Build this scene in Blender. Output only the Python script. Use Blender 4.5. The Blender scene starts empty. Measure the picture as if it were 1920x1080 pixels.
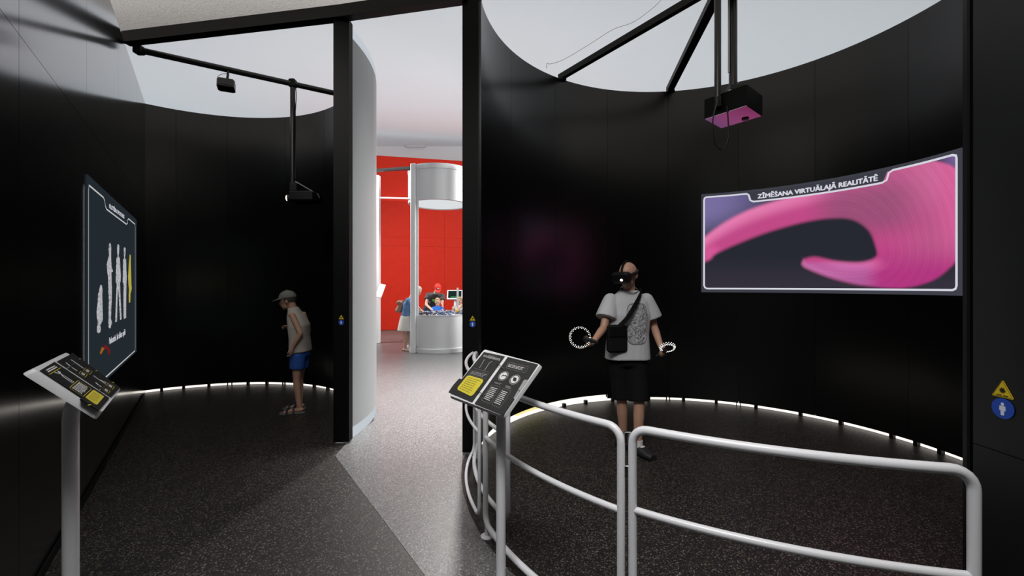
import bpy, bmesh, math, random
from mathutils import Vector, Matrix
from math import sin, cos, pi, radians as R_, sqrt, atan2
random.seed(4)
S = bpy.context.scene
COL = S.collection

# ------------------------------------------------------------------ camera, exposure, world, lights
F, Y0, ZC = 825.0, 535.0, 1.6
cam_d = bpy.data.cameras.new('camera'); cam = bpy.data.objects.new('camera', cam_d); COL.objects.link(cam)
cam.location = (0, 0, ZC); cam.rotation_euler = (pi/2, 0, 0)
cam_d.sensor_width = 36; cam_d.lens = 36*F/1920; cam_d.shift_y = -5/1920; cam_d.clip_start = .02
S.camera = cam
S.view_settings.view_transform = 'Standard'; S.view_settings.look = 'None'
S.view_settings.gamma = 1; S.view_settings.exposure = 0; S.view_settings.use_curve_mapping = False
W = bpy.data.worlds.new('world'); S.world = W; W.use_nodes = True
W.node_tree.nodes['Background'].inputs[0].default_value = (.8, .9, 1, 1)
W.node_tree.nodes['Background'].inputs[1].default_value = .02

def area(name, loc, size, power, target, color=(1, 1, 1), spread=180, sy=None):
    l = bpy.data.lights.new(name, 'AREA'); l.energy = power; l.color = color; l.spread = R_(spread)
    l.shape = 'RECTANGLE'; l.size = size; l.size_y = sy or size
    o = bpy.data.objects.new(name, l); COL.objects.link(o); o.location = loc
    d = Vector(target)-Vector(loc); o.rotation_euler = d.to_track_quat('-Z', 'Y').to_euler()
    return o
COOL = (.93, .97, 1.0)
# added upward fill sheets without fixtures, unseen from below, washing the ceilings
area('uplight', (-1, 11.9, 4.6), 28, 560, (-1, 11.9, 9), COOL, 180, 9.6)
area('uplight', (-1, 1.9, 4.4), 24, 520, (-1, 1.9, 9), (1, .98, .95), 180, 8)
area('downlight', (-.2, .3, 5.22), 1.6, 88, (.45, 2.7, .8), (1, .98, .96), 88)  # unseen front lamp above the frame, for rails, boards and man
area('downlight', (-3.0, 1.9, 5.22), 1.0, 60, (-2.6, 5.0, .8), (1, .96, .92), 80)  # added lamp for the boy and left stand, no fixture there
# unseen lamps over the corridor, and an added pair beside the far room
area('downlight', (-.9, 6.5, 6.7), .8, 150, (-1.0, 6.9, 0), (1, .98, .96), 50)
area('downlight', (-.85, 4.95, 5.27), .5, 22, (-.85, 4.95, 0), (1, .98, .96), 44)
area('downlight', (-.88, 9, 5.0), .3, 14, (-1.05, 4.2, 0), (1, .97, .93), 40)
area('downlight', (2.6, 10.4, 4.9), 1.5, 230, (-2.2, 12.5, .8), (1, .98, .95), 140)  # this and the next: added fill, hidden behind the booth walls
area('downlight', (-5.5, 11.2, 4.9), 1.5, 200, (-2.2, 12.5, .8), (1, .98, .95), 140)

# ------------------------------------------------------------------ materials
def lin(c):
    c /= 255
    return c/12.92 if c <= .04045 else ((c+.055)/1.055)**2.4
def rgb(r, g, b): return (lin(r), lin(g), lin(b), 1)
def mat(name, col, rough=.5, metal=0, emit=None, strength=1, spec=.5, ior=1.5, noise=0, nscale=20, bump=0, bscale=200):
    m = bpy.data.materials.new(name); m.use_nodes = True
    nt = m.node_tree; b = nt.nodes['Principled BSDF']
    if len(col) == 3: col = (*col, 1)
    b.inputs['Base Color'].default_value = col
    b.inputs['Roughness'].default_value = rough; b.inputs['Metallic'].default_value = metal
    b.inputs['Specular IOR Level'].default_value = spec; b.inputs['IOR'].default_value = ior
    if emit:
        b.inputs['Emission Color'].default_value = emit if len(emit) == 4 else (*emit, 1)
        b.inputs['Emission Strength'].default_value = strength
    tc = None
    if noise or bump: tc = nt.nodes.new('ShaderNodeTexCoord')
    if noise:
        n = nt.nodes.new('ShaderNodeTexNoise'); n.inputs['Scale'].default_value = nscale; n.inputs['Detail'].default_value = 4
        nt.links.new(tc.outputs['Object'], n.inputs['Vector'])
        mp = nt.nodes.new('ShaderNodeMapRange'); mp.inputs[3].default_value = 1-noise; mp.inputs[4].default_value = 1+noise
        nt.links.new(n.outputs[0], mp.inputs[0])
        mx = nt.nodes.new('ShaderNodeMix'); mx.data_type = 'RGBA'; mx.blend_type = 'MULTIPLY'; mx.inputs[0].default_value = 1
        mx.inputs[6].default_value = col; nt.links.new(mp.outputs[0], mx.inputs[7]); nt.links.new(mx.outputs[2], b.inputs['Base Color'])
    if bump:
        n = nt.nodes.new('ShaderNodeTexNoise'); n.inputs['Scale'].default_value = bscale; n.inputs['Detail'].default_value = 3
        nt.links.new(tc.outputs['Object'], n.inputs['Vector'])
        bp = nt.nodes.new('ShaderNodeBump'); bp.inputs['Strength'].default_value = bump; bp.inputs['Distance'].default_value = .01 if bump < .9 else .035
        nt.links.new(n.outputs[0], bp.inputs['Height']); nt.links.new(bp.outputs[0], b.inputs['Normal'])
    return m
def glow(name, col, strength=1):
    m = bpy.data.materials.new(name); m.use_nodes = True; nt = m.node_tree
    nt.nodes.remove(nt.nodes['Principled BSDF'])
    e = nt.nodes.new('ShaderNodeEmission'); e.inputs[0].default_value = col; e.inputs[1].default_value = strength
    nt.links.new(e.outputs[0], nt.nodes['Material Output'].inputs[0]); return m
def floor_mat(name, base, chips, rough):
    m = mat(name, base, rough); nt = m.node_tree; b = nt.nodes['Principled BSDF']
    tc = nt.nodes.new('ShaderNodeTexCoord')
    v = nt.nodes.new('ShaderNodeTexVoronoi'); v.inputs['Scale'].default_value = 160
    nt.links.new(tc.outputs['Object'], v.inputs['Vector'])
    sp = nt.nodes.new('ShaderNodeSeparateColor'); nt.links.new(v.outputs['Color'], sp.inputs[0])
    r = nt.nodes.new('ShaderNodeValToRGB'); r.color_ramp.interpolation = 'CONSTANT'
    els = r.color_ramp.elements; els[0].color = base; els[1].position = .5; els[1].color = tuple(x*.55 for x in base[:3])+(1,)
    for p, c in chips:
        e = els.new(p); e.color = c
    nt.links.new(sp.outputs[0], r.inputs[0]); nt.links.new(r.outputs[0], b.inputs['Base Color'])
    n = nt.nodes.new('ShaderNodeTexNoise'); n.inputs['Scale'].default_value = 120; n.inputs['Detail'].default_value = 3
    nt.links.new(tc.outputs['Object'], n.inputs['Vector'])
    bp = nt.nodes.new('ShaderNodeBump'); bp.inputs['Strength'].default_value = .25; bp.inputs['Distance'].default_value = .004
    nt.links.new(n.outputs[0], bp.inputs['Height']); nt.links.new(bp.outputs[0], b.inputs['Normal'])
    return m
M = {}
M['floor'] = floor_mat('dark_vinyl', (.010, .0095, .009, 1), [(.76, (.036, .032, .028, 1)), (.88, (.15, .132, .115, 1)), (.95, (.085, .058, .04, 1))], .46)
M['floor_light'] = floor_mat('lit_grey_vinyl', (.11, .11, .112, 1), [(.75, (.18, .18, .183, 1)), (.9, (.29, .29, .285, 1)), (.96, (.16, .14, .13, 1))], .36)  # grey raised partly to carry the light in the corridor
M['floor_far'] = floor_mat('brown_vinyl', (.14, .11, .10, 1), [(.8, (.2, .17, .16, 1))], .5)
M['black_wall'] = mat('black_laminate', (.0025, .0028, .003), .28, ior=1.5)
M['left_wall'] = mat('black_gloss_laminate', (.27, .275, .285), .15, 1)
M['black_metal'] = mat('black_metal', (.003, .003, .0035), .5, ior=1.3)
M['post'] = mat('black_post_laminate', (.002, .0022, .0024), .55, ior=1.3, spec=.3)
M['white_wall'] = mat('white_laminate', (.40, .415, .422), .42)
M['ceiling'] = mat('ceiling_plaster', (.74, .785, .81), .8, bump=.15, bscale=30)
M['plaster'] = mat('textured_plaster', (.74, .72, .69), .9, bump=1.0, bscale=38)
M['led'] = glow('led_strip_light', (1, .93, .84, 1), 1.3)
M['plinth'] = glow('plinth_light', (.86, .93, 1, 1), .62)
M['tube'] = mat('grey_powder_coat', (.66, .67, .70), .3)
M['pole'] = mat('black_pole', (.012, .012, .013), .3)
M['pale_plastic'] = mat('pale_grey_plastic', (.62, .63, .65), .4)
M['page'] = mat('black_page', (.012, .013, .014), .32)
M['ink'] = mat('white_ink', (.6, .6, .6), .6)
M['ink_grey'] = mat('grey_ink', (.26, .26, .26), .6)
M['yellow'] = mat('yellow_ink', (.55, .47, .03), .5)
M['black_ink'] = mat('black_ink', (.01, .01, .01), .5)
M['red'] = mat('red_paint', (.55, .02, .006), .6, spec=.2, noise=.12, nscale=6)
M['white'] = mat('white_paint', (.78, .79, .8), .45)
M['white_lit'] = mat('white_band', (.86, .87, .88), .4)
M['steel'] = mat('steel_ring', (.3, .3, .3), .25, 1)
M['skin'] = mat('skin', (.42, .24, .165), .5, noise=.08, nscale=12)
M['skin_pale'] = mat('pale_skin', (.62, .38, .28), .5, noise=.06, nscale=12)
M['lip'] = mat('lip', (.3, .11, .09), .5)
M['eye'] = mat('eye', (.05, .04, .035), .2)
M['sign_y'] = mat('warning_yellow', (.62, .45, .01), .5)
M['sign_b'] = mat('mandatory_blue', (.012, .06, .38), .5)
M['sign_w'] = mat('sign_white', (.6, .65, .75), .5)

# ------------------------------------------------------------------ mesh helpers
class MB:
    def __init__(s): s.v = []; s.f = []
    def add(s, vs, fs):
        k = len(s.v); s.v += [Vector(v) for v in vs]; s.f += [tuple(i+k for i in f) for f in fs]; return s
    def box(s, c, size, rot=None):
        x, y, z = (a/2 for a in size); c = Vector(c)
        vs = [Vector((i*x, j*y, k*z)) for i in (-1, 1) for j in (-1, 1) for k in (-1, 1)]
        if rot is not None: vs = [rot @ v for v in vs]
        return s.add([v+c for v in vs], [(0, 1, 3, 2), (4, 6, 7, 5), (0, 4, 5, 1), (2, 3, 7, 6), (0, 2, 6, 4), (1, 5, 7, 3)])
    def cbox(s, c, size, ch, rot=None):      # box with chamfered vertical and top/bottom edges
        x, y, z = (a/2 for a in size); c = Vector(c)
        pr = [(-x+ch, -y), (x-ch, -y), (x, -y+ch), (x, y-ch), (x-ch, y), (-x+ch, y), (-x, y-ch), (-x, -y+ch)]
        def ring(zz, k): return [Vector((a*(1-k/x) if 1 else a, b*(1-k/y), zz)) for a, b in pr]
        rows = ring(-z, ch)+ring(-z+ch, 0)+ring(z-ch, 0)+ring(z, ch)
        if rot is not None: rows = [rot @ v for v in rows]
        fs = [tuple(range(7, -1, -1)), tuple(range(24, 32))]
        for r in range(3):
            for i in range(8): fs.append((r*8+i, r*8+(i+1) % 8, (r+1)*8+(i+1) % 8, (r+1)*8+i))
        return s.add([v+c for v in rows], fs)
    def tube(s, pts, r, n=12, closed=False, caps=True):
        pts = [Vector(p) for p in pts]; m = len(pts)
        rr = r if isinstance(r, (list, tuple)) else [r]*m
        tang = []
        for i in range(m):
            a = pts[(i-1) % m] if (closed or i > 0) else pts[i]; b = pts[(i+1) % m] if (closed or i < m-1) else pts[i]
            tang.append((b-a).normalized())
        up = Vector((0, 0, 1)) if abs(tang[0].z) < .9 else Vector((1, 0, 0))
        u = (up-tang[0]*up.dot(tang[0])).normalized(); vs = []
        for i in range(m):
            u = (u-tang[i]*u.dot(tang[i])).normalized(); w = tang[i].cross(u)
            for k in range(n):
                a = 2*pi*k/n; vs.append(pts[i]+(u*cos(a)+w*sin(a))*rr[i])
        fs = []
        for i in range(m if closed else m-1):
            j = (i+1) % m
            for k in range(n): fs.append((i*n+k, i*n+(k+1) % n, j*n+(k+1) % n, j*n+k))
        if caps and not closed:
            fs.append(tuple(range(n-1, -1, -1))); fs.append(tuple((m-1)*n+k for k in range(n)))
        return s.add(vs, fs)
    def arc(s, c, r0, r1, a0, a1, z0, z1, n=24):   # curved slab between two radii
        vs = []
        for i in range(n+1):
            a = a0+(a1-a0)*i/n
            for r in (r0, r1):
                for z in (z0, z1): vs.append((c[0]+r*cos(a), c[1]+r*sin(a), z))
        fs = []
        for i in range(n):
            p, q = i*4, i*4+4
            fs += [(p, q, q+1, p+1), (p+2, p+3, q+3, q+2), (p+1, q+1, q+3, p+3), (p, p+2, q+2, q)]
        fs += [(0, 1, 3, 2), (n*4, n*4+2, n*4+3, n*4+1)]
        return s.add(vs, fs)
    def lathe(s, c, prof, n=32):
        vs = []; m = len(prof)
        for i in range(n):
            a = 2*pi*i/n
            for r, z in prof: vs.append((c[0]+r*cos(a), c[1]+r*sin(a), c[2]+z))
        fs = []
        for i in range(n):
            j = (i+1) % n
            for k in range(m-1): fs.append((i*m+k, j*m+k, j*m+k+1, i*m+k+1))
        return s.add(vs, fs)
    def ell(s, c, rad, ax=None, nu=14, nv=9):
        c = Vector(c); ax = ax or (Vector((1, 0, 0)), Vector((0, 1, 0)), Vector((0, 0, 1)))
        vs = [c-ax[2]*rad[2]]
        for j in range(1, nv):
            t = -pi/2+pi*j/nv
            for i in range(nu):
                a = 2*pi*i/nu
                vs.append(c+ax[0]*rad[0]*cos(t)*cos(a)+ax[1]*rad[1]*cos(t)*sin(a)+ax[2]*rad[2]*sin(t))
        vs.append(c+ax[2]*rad[2]); fs = []
        for i in range(nu): fs.append((0, 1+(i+1) % nu, 1+i))
        for j in range(nv-2):
            for i in range(nu):
                a = 1+j*nu; b = a+nu; k = (i+1) % nu
                fs.append((a+i, a+k, b+k, b+i))
        l = 1+(nv-2)*nu; t = len(vs)-1
        for i in range(nu): fs.append((l+i, l+(i+1) % nu, t))
        return s.add(vs, fs)
    def loft(s, rings, n=20):                       # rings: (centre, right, fwd, rx, ry)
        vs = []
        for c, r, f, rx, ry in rings:
            for k in range(n):
                a = 2*pi*k/n; ca, sa = cos(a), sin(a)
                e = .8; x = math.copysign(abs(ca)**e, ca); y = math.copysign(abs(sa)**e, sa)
                vs.append(Vector(c)+Vector(r)*rx*x+Vector(f)*ry*y)
        fs = []
        for i in range(len(rings)-1):
            for k in range(n): fs.append((i*n+k, i*n+(k+1) % n, (i+1)*n+(k+1) % n, (i+1)*n+k))
        fs += [tuple(range(n-1, -1, -1)), tuple((len(rings)-1)*n+k for k in range(n))]
        return s.add(vs, fs)
    def poly(s, pts, nrm, d):                        # flat plate: polygon raised by d along its normal
        n = len(pts); nrm = Vector(nrm)
        vs = [Vector(p) for p in pts]+[Vector(p)+nrm*d for p in pts]
        return s.add(vs, [tuple(range(n-1, -1, -1)), tuple(range(n, 2*n))]+[(i, (i+1) % n, n+(i+1) % n, n+i) for i in range(n)])
    def mesh(s, name, m, smooth=False):
        me = bpy.data.meshes.new(name); me.from_pydata([tuple(v) for v in s.v], [], s.f)
        bm = bmesh.new(); bm.from_mesh(me); bmesh.ops.recalc_face_normals(bm, faces=bm.faces); bm.to_mesh(me); bm.free()
        me.materials.append(m)
        if smooth:
            for p in me.polygons: p.use_smooth = True
            me.set_sharp_from_angle(angle=R_(40))
        return me
    def build(s, name, m, parent=None, smooth=False, origin=None):
        return link(name, s.mesh(name, m, smooth), parent, origin)
def link(name, me, parent=None, origin=None):
    o = bpy.data.objects.new(name, me); COL.objects.link(o)
    if parent is not None:
        o.parent = parent
        off = world_loc(parent)
        if off.length: me.transform(Matrix.Translation(-off))
    elif origin is not None:
        me.transform(Matrix.Translation(-Vector(origin))); o.location = origin
    return o
def world_loc(o):
    v = Vector(o.location)
    while o.parent: o = o.parent; v += Vector(o.location)
    return v
def tag(o, label, cat, group=None, kind=None):
    o['label'] = label; o['category'] = cat
    if group: o['group'] = group
    if kind: o['kind'] = kind
    return o
def thing(name, label, cat, loc=(0, 0, 0), group=None):
    o = bpy.data.objects.new(name, None); COL.objects.link(o); o.location = loc; o.empty_display_size = .1
    return tag(o, label, cat, group)
def tag_stuff(o): o['kind'] = 'stuff'; return o
def struct(o): o['kind'] = 'structure'; return o
def sempty(name):
    o = bpy.data.objects.new(name, None); COL.objects.link(o); return struct(o)
def px(x, y, Y): return Vector(((x-960)/F*Y, Y, ZC+(Y0-y)/F*Y))

# ------------------------------------------------------------------ geometry of the place (metres)
CR = (1.878, 3.94); RR = 2.18        # right round booth
CL = (-4.0, 4.97); RL = 2.10         # left round booth
H = 4.29; GAP = .045
def hit(c, r, x):                    # far point of a booth wall in the sight direction of column x
    u = (x-960)/F; a = 1+u*u; b = -2*(u*c[0]+c[1]); cc = c[0]**2+c[1]**2-r*r
    Y = (-b+sqrt(b*b-4*a*cc))/(2*a); return u*Y, Y
def ang(c, r, x):
    X, Y = hit(c, r, x); return atan2(Y-c[1], X-c[0])
def wl(Y): return -.915-.693*Y       # the flat wall on the left
WD = Vector((-.5696, .8219, 0)); WN = Vector((.8219, .5696, 0))
def wlhit(x, y, off=0):
    u = (x-960)/F; k = off/WN.x
    Y = (-.915+k)/(u+.693); return Vector((u*Y, Y, ZC+(Y0-y)/F*Y))

# ------------------------------------------------------------------ floor, ceilings
fl = MB().box((-1, 7.5, -.05), (31, 21, .1)).build('floor', M['floor']); struct(fl)
# corridor vinyl sheet; its lighter colour partly holds the corridor's light
cor = [(.6, .2)]+[(CR[0]+q*cos(R_(b)), CR[1]+q*sin(R_(b))) for b, q in ((250, 2.62), (242, 2.52), (234, 2.47), (226, 2.43), (218, 2.40), (210, 2.37), (202, 2.34), (194, 2.32), (186, 2.32), (178, 2.33), (165, 2.36), (150, 2.4), (135, 2.4))]+[(.7, 6.5), (2.0, 6.75), (3.4, 12.2), (-6.2, 12.2), (-6.2, 6.9), (-4.4, 7.4), (-3.0, 7.15), (-2.0, 6.3), (-1.63, 5.2), (-1.68, 4.55), (-1.66, 4.13), (-.574, 2.56), (.3, 1.3)]
MB().poly([(x, y, 0) for x, y in cor], (0, 0, 1), .002).build('vinyl_sheet', M['floor_light'], fl)
MB().box((-1.5, 14.9, .001), (12, 5.4, .002)).build('vinyl_sheet', M['floor_far'], fl)
struct(MB().box((-1, 10.6, 7.05), (31, 14.8, .1)).build('ceiling', M['ceiling']))
# lower plaster ceiling over the front, its rear edge running above the beam
dl = [(-16, -3), (14, -3), (14, 2.63), (-.5, 5.52), (-5.72, 6.50), (-16, 8.41)]
struct(MB().poly([(x, y, 5.3) for x, y in dl], (0, 0, 1), .12).build('ceiling_front', M['plaster']))
struct(MB().poly([(x, y, 5.42) for x, y in ((14, 2.43), (14, 2.63), (-16, 8.41), (-16, 8.21))], (0, 0, 1), 1.6).build('trim_1', M['white']))
struct(MB().box((-1, 17.2, 3.5), (31, .2, 7.2)).build('wall_back', M['white']))
struct(MB().box((-16.1, 7, 3.5), (.2, 21, 7.2)).build('wall_side_left', M['white']))
struct(MB().box((14.1, 7, 3.5), (.2, 21, 7.2)).build('wall_side_right', M['white']))
struct(MB().box((-1, -3.1, 2.65), (31, .2, 5.3)).build('wall_front', M['black_wall']))

# ------------------------------------------------------------------ flat black wall on the left, panels
w = sempty('wall_left')
ys = [-.7, .94, 2.14, 3.34, 4.54, 5.74, 6.56]
for i in range(len(ys)-1):
    for z0, z1 in ((.02, 2.82), (2.823, H)):
        g = .0015; a, b = ys[i]+g, ys[i+1]-g
        p = [Vector((wl(a), a, 0)), Vector((wl(b), b, 0))]
        MB().add([v-WN*t+Vector((0, 0, z)) for v in p for t in (0, .06) for z in (z0, z1)],
                 [(0, 1, 3, 2), (4, 6, 7, 5), (0, 4, 5, 1), (2, 3, 7, 6), (0, 2, 6, 4), (1, 5, 7, 3)]).build('panel', M['left_wall'], w)
a, b = Vector((wl(-.7), -.7, 0))-WN*.07, Vector((wl(6.56), 6.56, 0))-WN*.07
MB().poly([a, b, b-WN*.1, a-WN*.1], (0, 0, 1), H-.003).build('frame', M['black_metal'], w)
bb = MB(); a, b = Vector((wl(-.7), -.7, .0))+WN*.004, Vector((wl(6.3), 6.3, 0))+WN*.004
bb.poly([a, b, b+WN*.012, a+WN*.012], (0, 0, 1), .05); struct(bb.build('baseboard_left', M['black_metal']))

# ------------------------------------------------------------------ round booths: black inside, white outside, light strip below
def booth(name, c, r, a0, a1, ro, oa0, oa1, seams, feet, thin, lift=lambda a: GAP):
    w = sempty(name)
    cuts = [a0]+sorted(s for s in seams if a0 < s < a1)+[a1]
    for i in range(len(cuts)-1):
        g = .0008
        n = max(3, int((cuts[i+1]-cuts[i])/R_(2)))
        MB().arc(c, r, r+.018, cuts[i]+g, cuts[i+1]-g, lift(cuts[i]), H, n).build('panel', M['black_wall'], w, True)
    MB().arc(c, r+.0185, r+.03, a0, a1, max(GAP, lift(a1-.1)), H-.01, 70).build('backing', M['black_metal'], w, True)
    MB().arc(c, r+.05, r+.062, a0+.01, a1-.01, .004, .05, 70).build('glow_strip', M['led'], w, True)
    for f in feet: MB().arc(c, r+.004, r+.046, f-.0085, f+.0085, 0, GAP, 2).build('foot', M['black_metal'], w)
    for f in thin: MB().arc(c, r+.004, r+.03, f-.0022, f+.0022, 0, GAP, 2).build('stud', M['black_metal'], w)
    n = 9
    for i in range(n):
        b0, b1 = oa0+(oa1-oa0)*i/n+.0006, oa0+(oa1-oa0)*(i+1)/n-.0006
        MB().arc(c, ro-.018, ro, b0, b1, .118, 4.18, 14).build('outer_panel', M['white_wall'], w, True)
    MB().arc(c, ro-.06, ro-.005, oa0-.022, oa1+.02, .004, .115, 80).build('plinth', M['plinth'], w, True)
    MB().arc(c, ro-.06, ro-.006, oa0-.03, oa1+.02, 4.183, H, 80).build('top_band', M['plinth'], w, True)
    MB().arc(c, r+.07, ro-.07, a0+.01, a1-.01, .05, H-.01, 60).build('core', M['black_metal'], w, True)
    return w
sR = [ang(CR, RR, x) for x in (958, 1040, 1139, 1252, 1385, 1528, 1703)]+[R_(x) for x in (0, -20, -40, -60, -78)]
fR = [ang(CR, RR, x) for x in (1060, 1100, 1150, 1217, 1282, 1343, 1417, 1500, 1575, 1670, 1715, 1760)]+[R_(x) for x in (175, 165, -5, -20, -40)]
tR = [ang(CR, RR, x) for x in (1250, 1256, 1381, 1388)]
gA, gB, gC = ang(CR, RR, 1139), ang(CR, RR, 1030), ang(CR, RR, 972)
booth('wall_right', CR, RR, R_(-92), R_(174.3), 2.357, R_(-88), R_(172), sR, fR, tR, lambda a: .10 if a > gA-.01 else GAP)  # panels lifted near the corridor to show the spill glow
wr_ = bpy.data.objects['wall_right']
for a0, a1, m in ((gA, gB, M['led']), (gB, gC, glow('led_yellow', (.95, .85, .35, 1), 1.0)), (gC, R_(172), M['led'])):  # added glow for corridor light leaking under the wall onto the floor
    MB().arc(CR, RR+.036, RR+.046, a0+.003, a1-.002, .052, .125, 12).build('glow_strip', m, wr_, True)
sL = [ang(CL, RL, x) for x in (330, 425, 535, 608)]
fL = [ang(CL, RL, x) for x in (303, 344, 391, 464, 499, 587, 612)]
tL = [ang(CL, RL, x) for x in (426, 434, 529, 533)]
booth('wall_left_round', CL, RL, R_(5), R_(133.5), 2.36, R_(-10.3), R_(131), sL, fL, tL)
# end posts
struct(MB().box(((-1.803-1.645)/2, 4.49, H/2+.01), (.158, .1, H-.02)).build('trim_2', M['post']))
struct(MB().box(((-.469-.292)/2, 4.21, 3.4+.01), (.177, .1, 6.8-.02)).build('trim_3', M['post']))
MBs = MB(); MBs.cbox((-1.745, 4.47, .008), (.09, .05, .012), .004)
struct(MBs.build('trim_4', M['pale_plastic']))
# side wall beside the camera on the right: one tall panel set above a lower one
w = sempty('wall_side')
for z0, z1 in ((.02, 1.0), (1.003, H)):
    MB().box((1.80, -.67, (z0+z1)/2), (.1, 4.68, z1-z0)).build('panel', M['black_wall'], w)

# beam on the post tops
bm = MB(); A = [Vector((-4.30, 4.90, 4.285)), Vector((-1.72, 4.44, 4.285)), Vector((-.42, 4.16, 4.285))]
for p, q in ((A[0], A[1]), (A[1], A[2])):
    d = (q-p).normalized(); n = Vector((-d.y, d.x, 0))
    bm.poly([p-n*.05, q-n*.05, q+n*.05, p+n*.05], (0, 0, 1), .12)
tag(bm.build('beam', M['black_metal']), 'long black steel beam running along the post tops to the left wall', 'beam')
p1, p2 = Vector((-4.20, 4.955, 4.25)), Vector((-2.29, 6.17, 4.25))
t = thing('truss_pipe', 'thin black pipe spanning the left booth under the ceiling', 'pipe', p1)
MB().tube([p1, p2], .035, 12).build('pipe', M['pole'], t, True)
MB().cbox(p1+Vector((-.0, -.0, .0)), (.09, .09, .09), .01).build('bracket', M['black_metal'], t)
# projector pole and projector in the left booth
pp = Vector((-2.885, 5.79, 0))
t = thing('projector_pole', 'black drop pole hanging from the pipe in the left booth', 'pole', (pp.x, pp.y, 4.28))
MB().tube([(pp.x, pp.y, 4.29), (pp.x, pp.y, 2.95)], .032, 14).build('pole', M['pole'], t, True)
MB().cbox((pp.x, pp.y, 4.255), (.085, .085, .11), .012).build('clamp', M['black_metal'], t)
MB().tube([(pp.x+.035, pp.y, 4.24), (pp.x+.05, pp.y, 4.1), (pp.x+.03, pp.y+.01, 3.9), (pp.x+.033, pp.y, 3.0)], .005, 6).build('cable', M['black_ink'], t, True)
t = thing('projector', 'small dark projector with a lit lens, below the left pole', 'projector', (-2.8, 5.8, 2.65))
MB().cbox((-2.73, 5.83, 2.76), (.33, .30, .13), .018).build('body', M['black_metal'], t)
MB().cbox((pp.x+.02, 5.8, 2.89), (.10, .1, .12), .012).build('mount', M['pole'], t)
MB().tube([(-2.88, 5.74, 2.74), (-2.925, 5.72, 2.735)], .042, 16).build('lens_barrel', M['pole'], t, True)
MB().ell((-2.925, 5.72, 2.735), (.012, .03, .038)).build('lens', glow('lens_light', (1, .8, .65, 1), 2.2), t, True)
MB().tube([(pp.x+.03, 5.79, 2.97), (-2.7, 5.78, 2.88), (-2.56, 5.8, 2.80), (-2.55, 5.83, 2.76)], .006, 6).build('cable', M['ink_grey'], t, True)
# wall speaker under the pipe
sc = Vector((-3.50, 5.39, 4.05))
t = thing('loudspeaker', 'small black box loudspeaker hung under the thin pipe', 'speaker', sc)
rt = Matrix.Rotation(R_(24), 3, 'Z') @ Matrix.Rotation(R_(-14), 3, 'X')
MB().cbox(sc, (.185, .12, .125), .014, rt).build('cabinet', M['black_wall'], t)
MB().box(sc+rt @ Vector((0, -.062, .012)), (.16, .004, .085), rt).build('grille', M['pole'], t)
MB().tube([sc+Vector((.01, 0, .06)), sc+Vector((.02, 0, .13)), sc+Vector((.02, .01, .2))], .014, 8).build('bracket', M['pole'], t, True)
MB().tube([sc+Vector((-.08, 0, .06)), sc+Vector((-.11, 0, .11)), sc+Vector((-.05, 0, .14)), sc+Vector((.01, .01, .15))], .003, 6).build('cable', M['black_ink'], t, True)

# ------------------------------------------------------------------ right booth: radial truss, poles, hanging projector
hub = Vector((1.90, 3.96, 4.36))
t = thing('roof_truss', 'black radial roof truss meeting over the middle of the right booth', 'truss', hub)
for x, rr_ in ((1055, .03), (1257, .045)):
    X, Y = hit(CR, RR, x); e = Vector((X, Y, 4.36)); e += (e-hub).normalized()*.06
    d = (e-hub).normalized(); n = Vector((-d.y, d.x, 0))*rr_
    MB().poly([Vector((v.x, v.y, 4.30)) for v in (hub-n, e-n, e+n, hub+n)], (0, 0, 1), .07).build('bar', M['black_metal'], t)
    MB().cbox(e-d*.05+Vector((0, 0, -.075)), (.1, .1, .03), .006).build('bracket', M['black_metal'], t)
for a in (R_(-5), R_(-80), R_(-140)):
    d = Vector((cos(a), sin(a), 0)); e = Vector((CR[0], CR[1], 4.36))+d*2.2; n = Vector((-d.y, d.x, 0))*.04
    MB().poly([Vector((v.x, v.y, 4.30)) for v in (hub-n, e-n, e+n, hub+n)], (0, 0, 1), .07).build('bar', M['black_metal'], t)
MB().lathe((hub.x, hub.y, 4.29), [(0, 0), (.1, 0), (.1, .1), (0, .1)], 20).build('hub', M['black_metal'], t)
q1, q2 = Vector((1.80, 3.85, 0)), Vector((2.06, 4.10, 0))
t = thing('hanging_pole', 'thinner front black pole dropping to the left end of the hanging projector', 'pole', (q1.x, q1.y, 4.3))
MB().tube([(q1.x, q1.y, 4.33), (q1.x, q1.y, 3.20)], .028, 14).build('pole', M['pole'], t, True)
MB().cbox((q1.x, q1.y, 3.2), (.05, .06, .1), .01).build('bracket', M['pole'], t)
lp = [(q1.x-.02, q1.y-.04, 3.2), (q1.x-.07, q1.y-.06, 3.02), (q1.x-.05, q1.y-.06, 2.82), (q1.x+.02, q1.y-.05, 2.78), (q1.x+.07, q1.y-.05, 2.88), (q1.x+.06, q1.y-.045, 3.15)]
def smooth_path(P, k=5):
    P = [Vector(p) for p in P]; out = []
    for i in range(len(P)-1):
        a = P[max(i-1, 0)]; b = P[i]; c = P[i+1]; d = P[min(i+2, len(P)-1)]
        for j in range(k):
            s = j/k; out.append(.5*((2*b)+(c-a)*s+(2*a-5*b+4*c-d)*s*s+(3*b-a-3*c+d)*s**3))
    out.append(P[-1]); return out
MB().tube(smooth_path(lp), .006, 6).build('cable', M['pole'], t, True)
t = thing('hanging_pole', 'thicker rear black pole dropping to the back of the hanging projector', 'pole', (q2.x, q2.y, 4.3))
MB().tube([(q2.x, q2.y, 4.33), (q2.x, q2.y, 3.44)], .036, 14).build('pole', M['pole'], t, True)
MB().box((q2.x-.045, q2.y-.01, 3.95), (.012, .012, .75)).build('cable_rail', M['pale_plastic'], t)
MB().box((q2.x, q2.y-.02, 3.42), (.12, .1, .04)).build('bracket', M['pole'], t)
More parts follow.
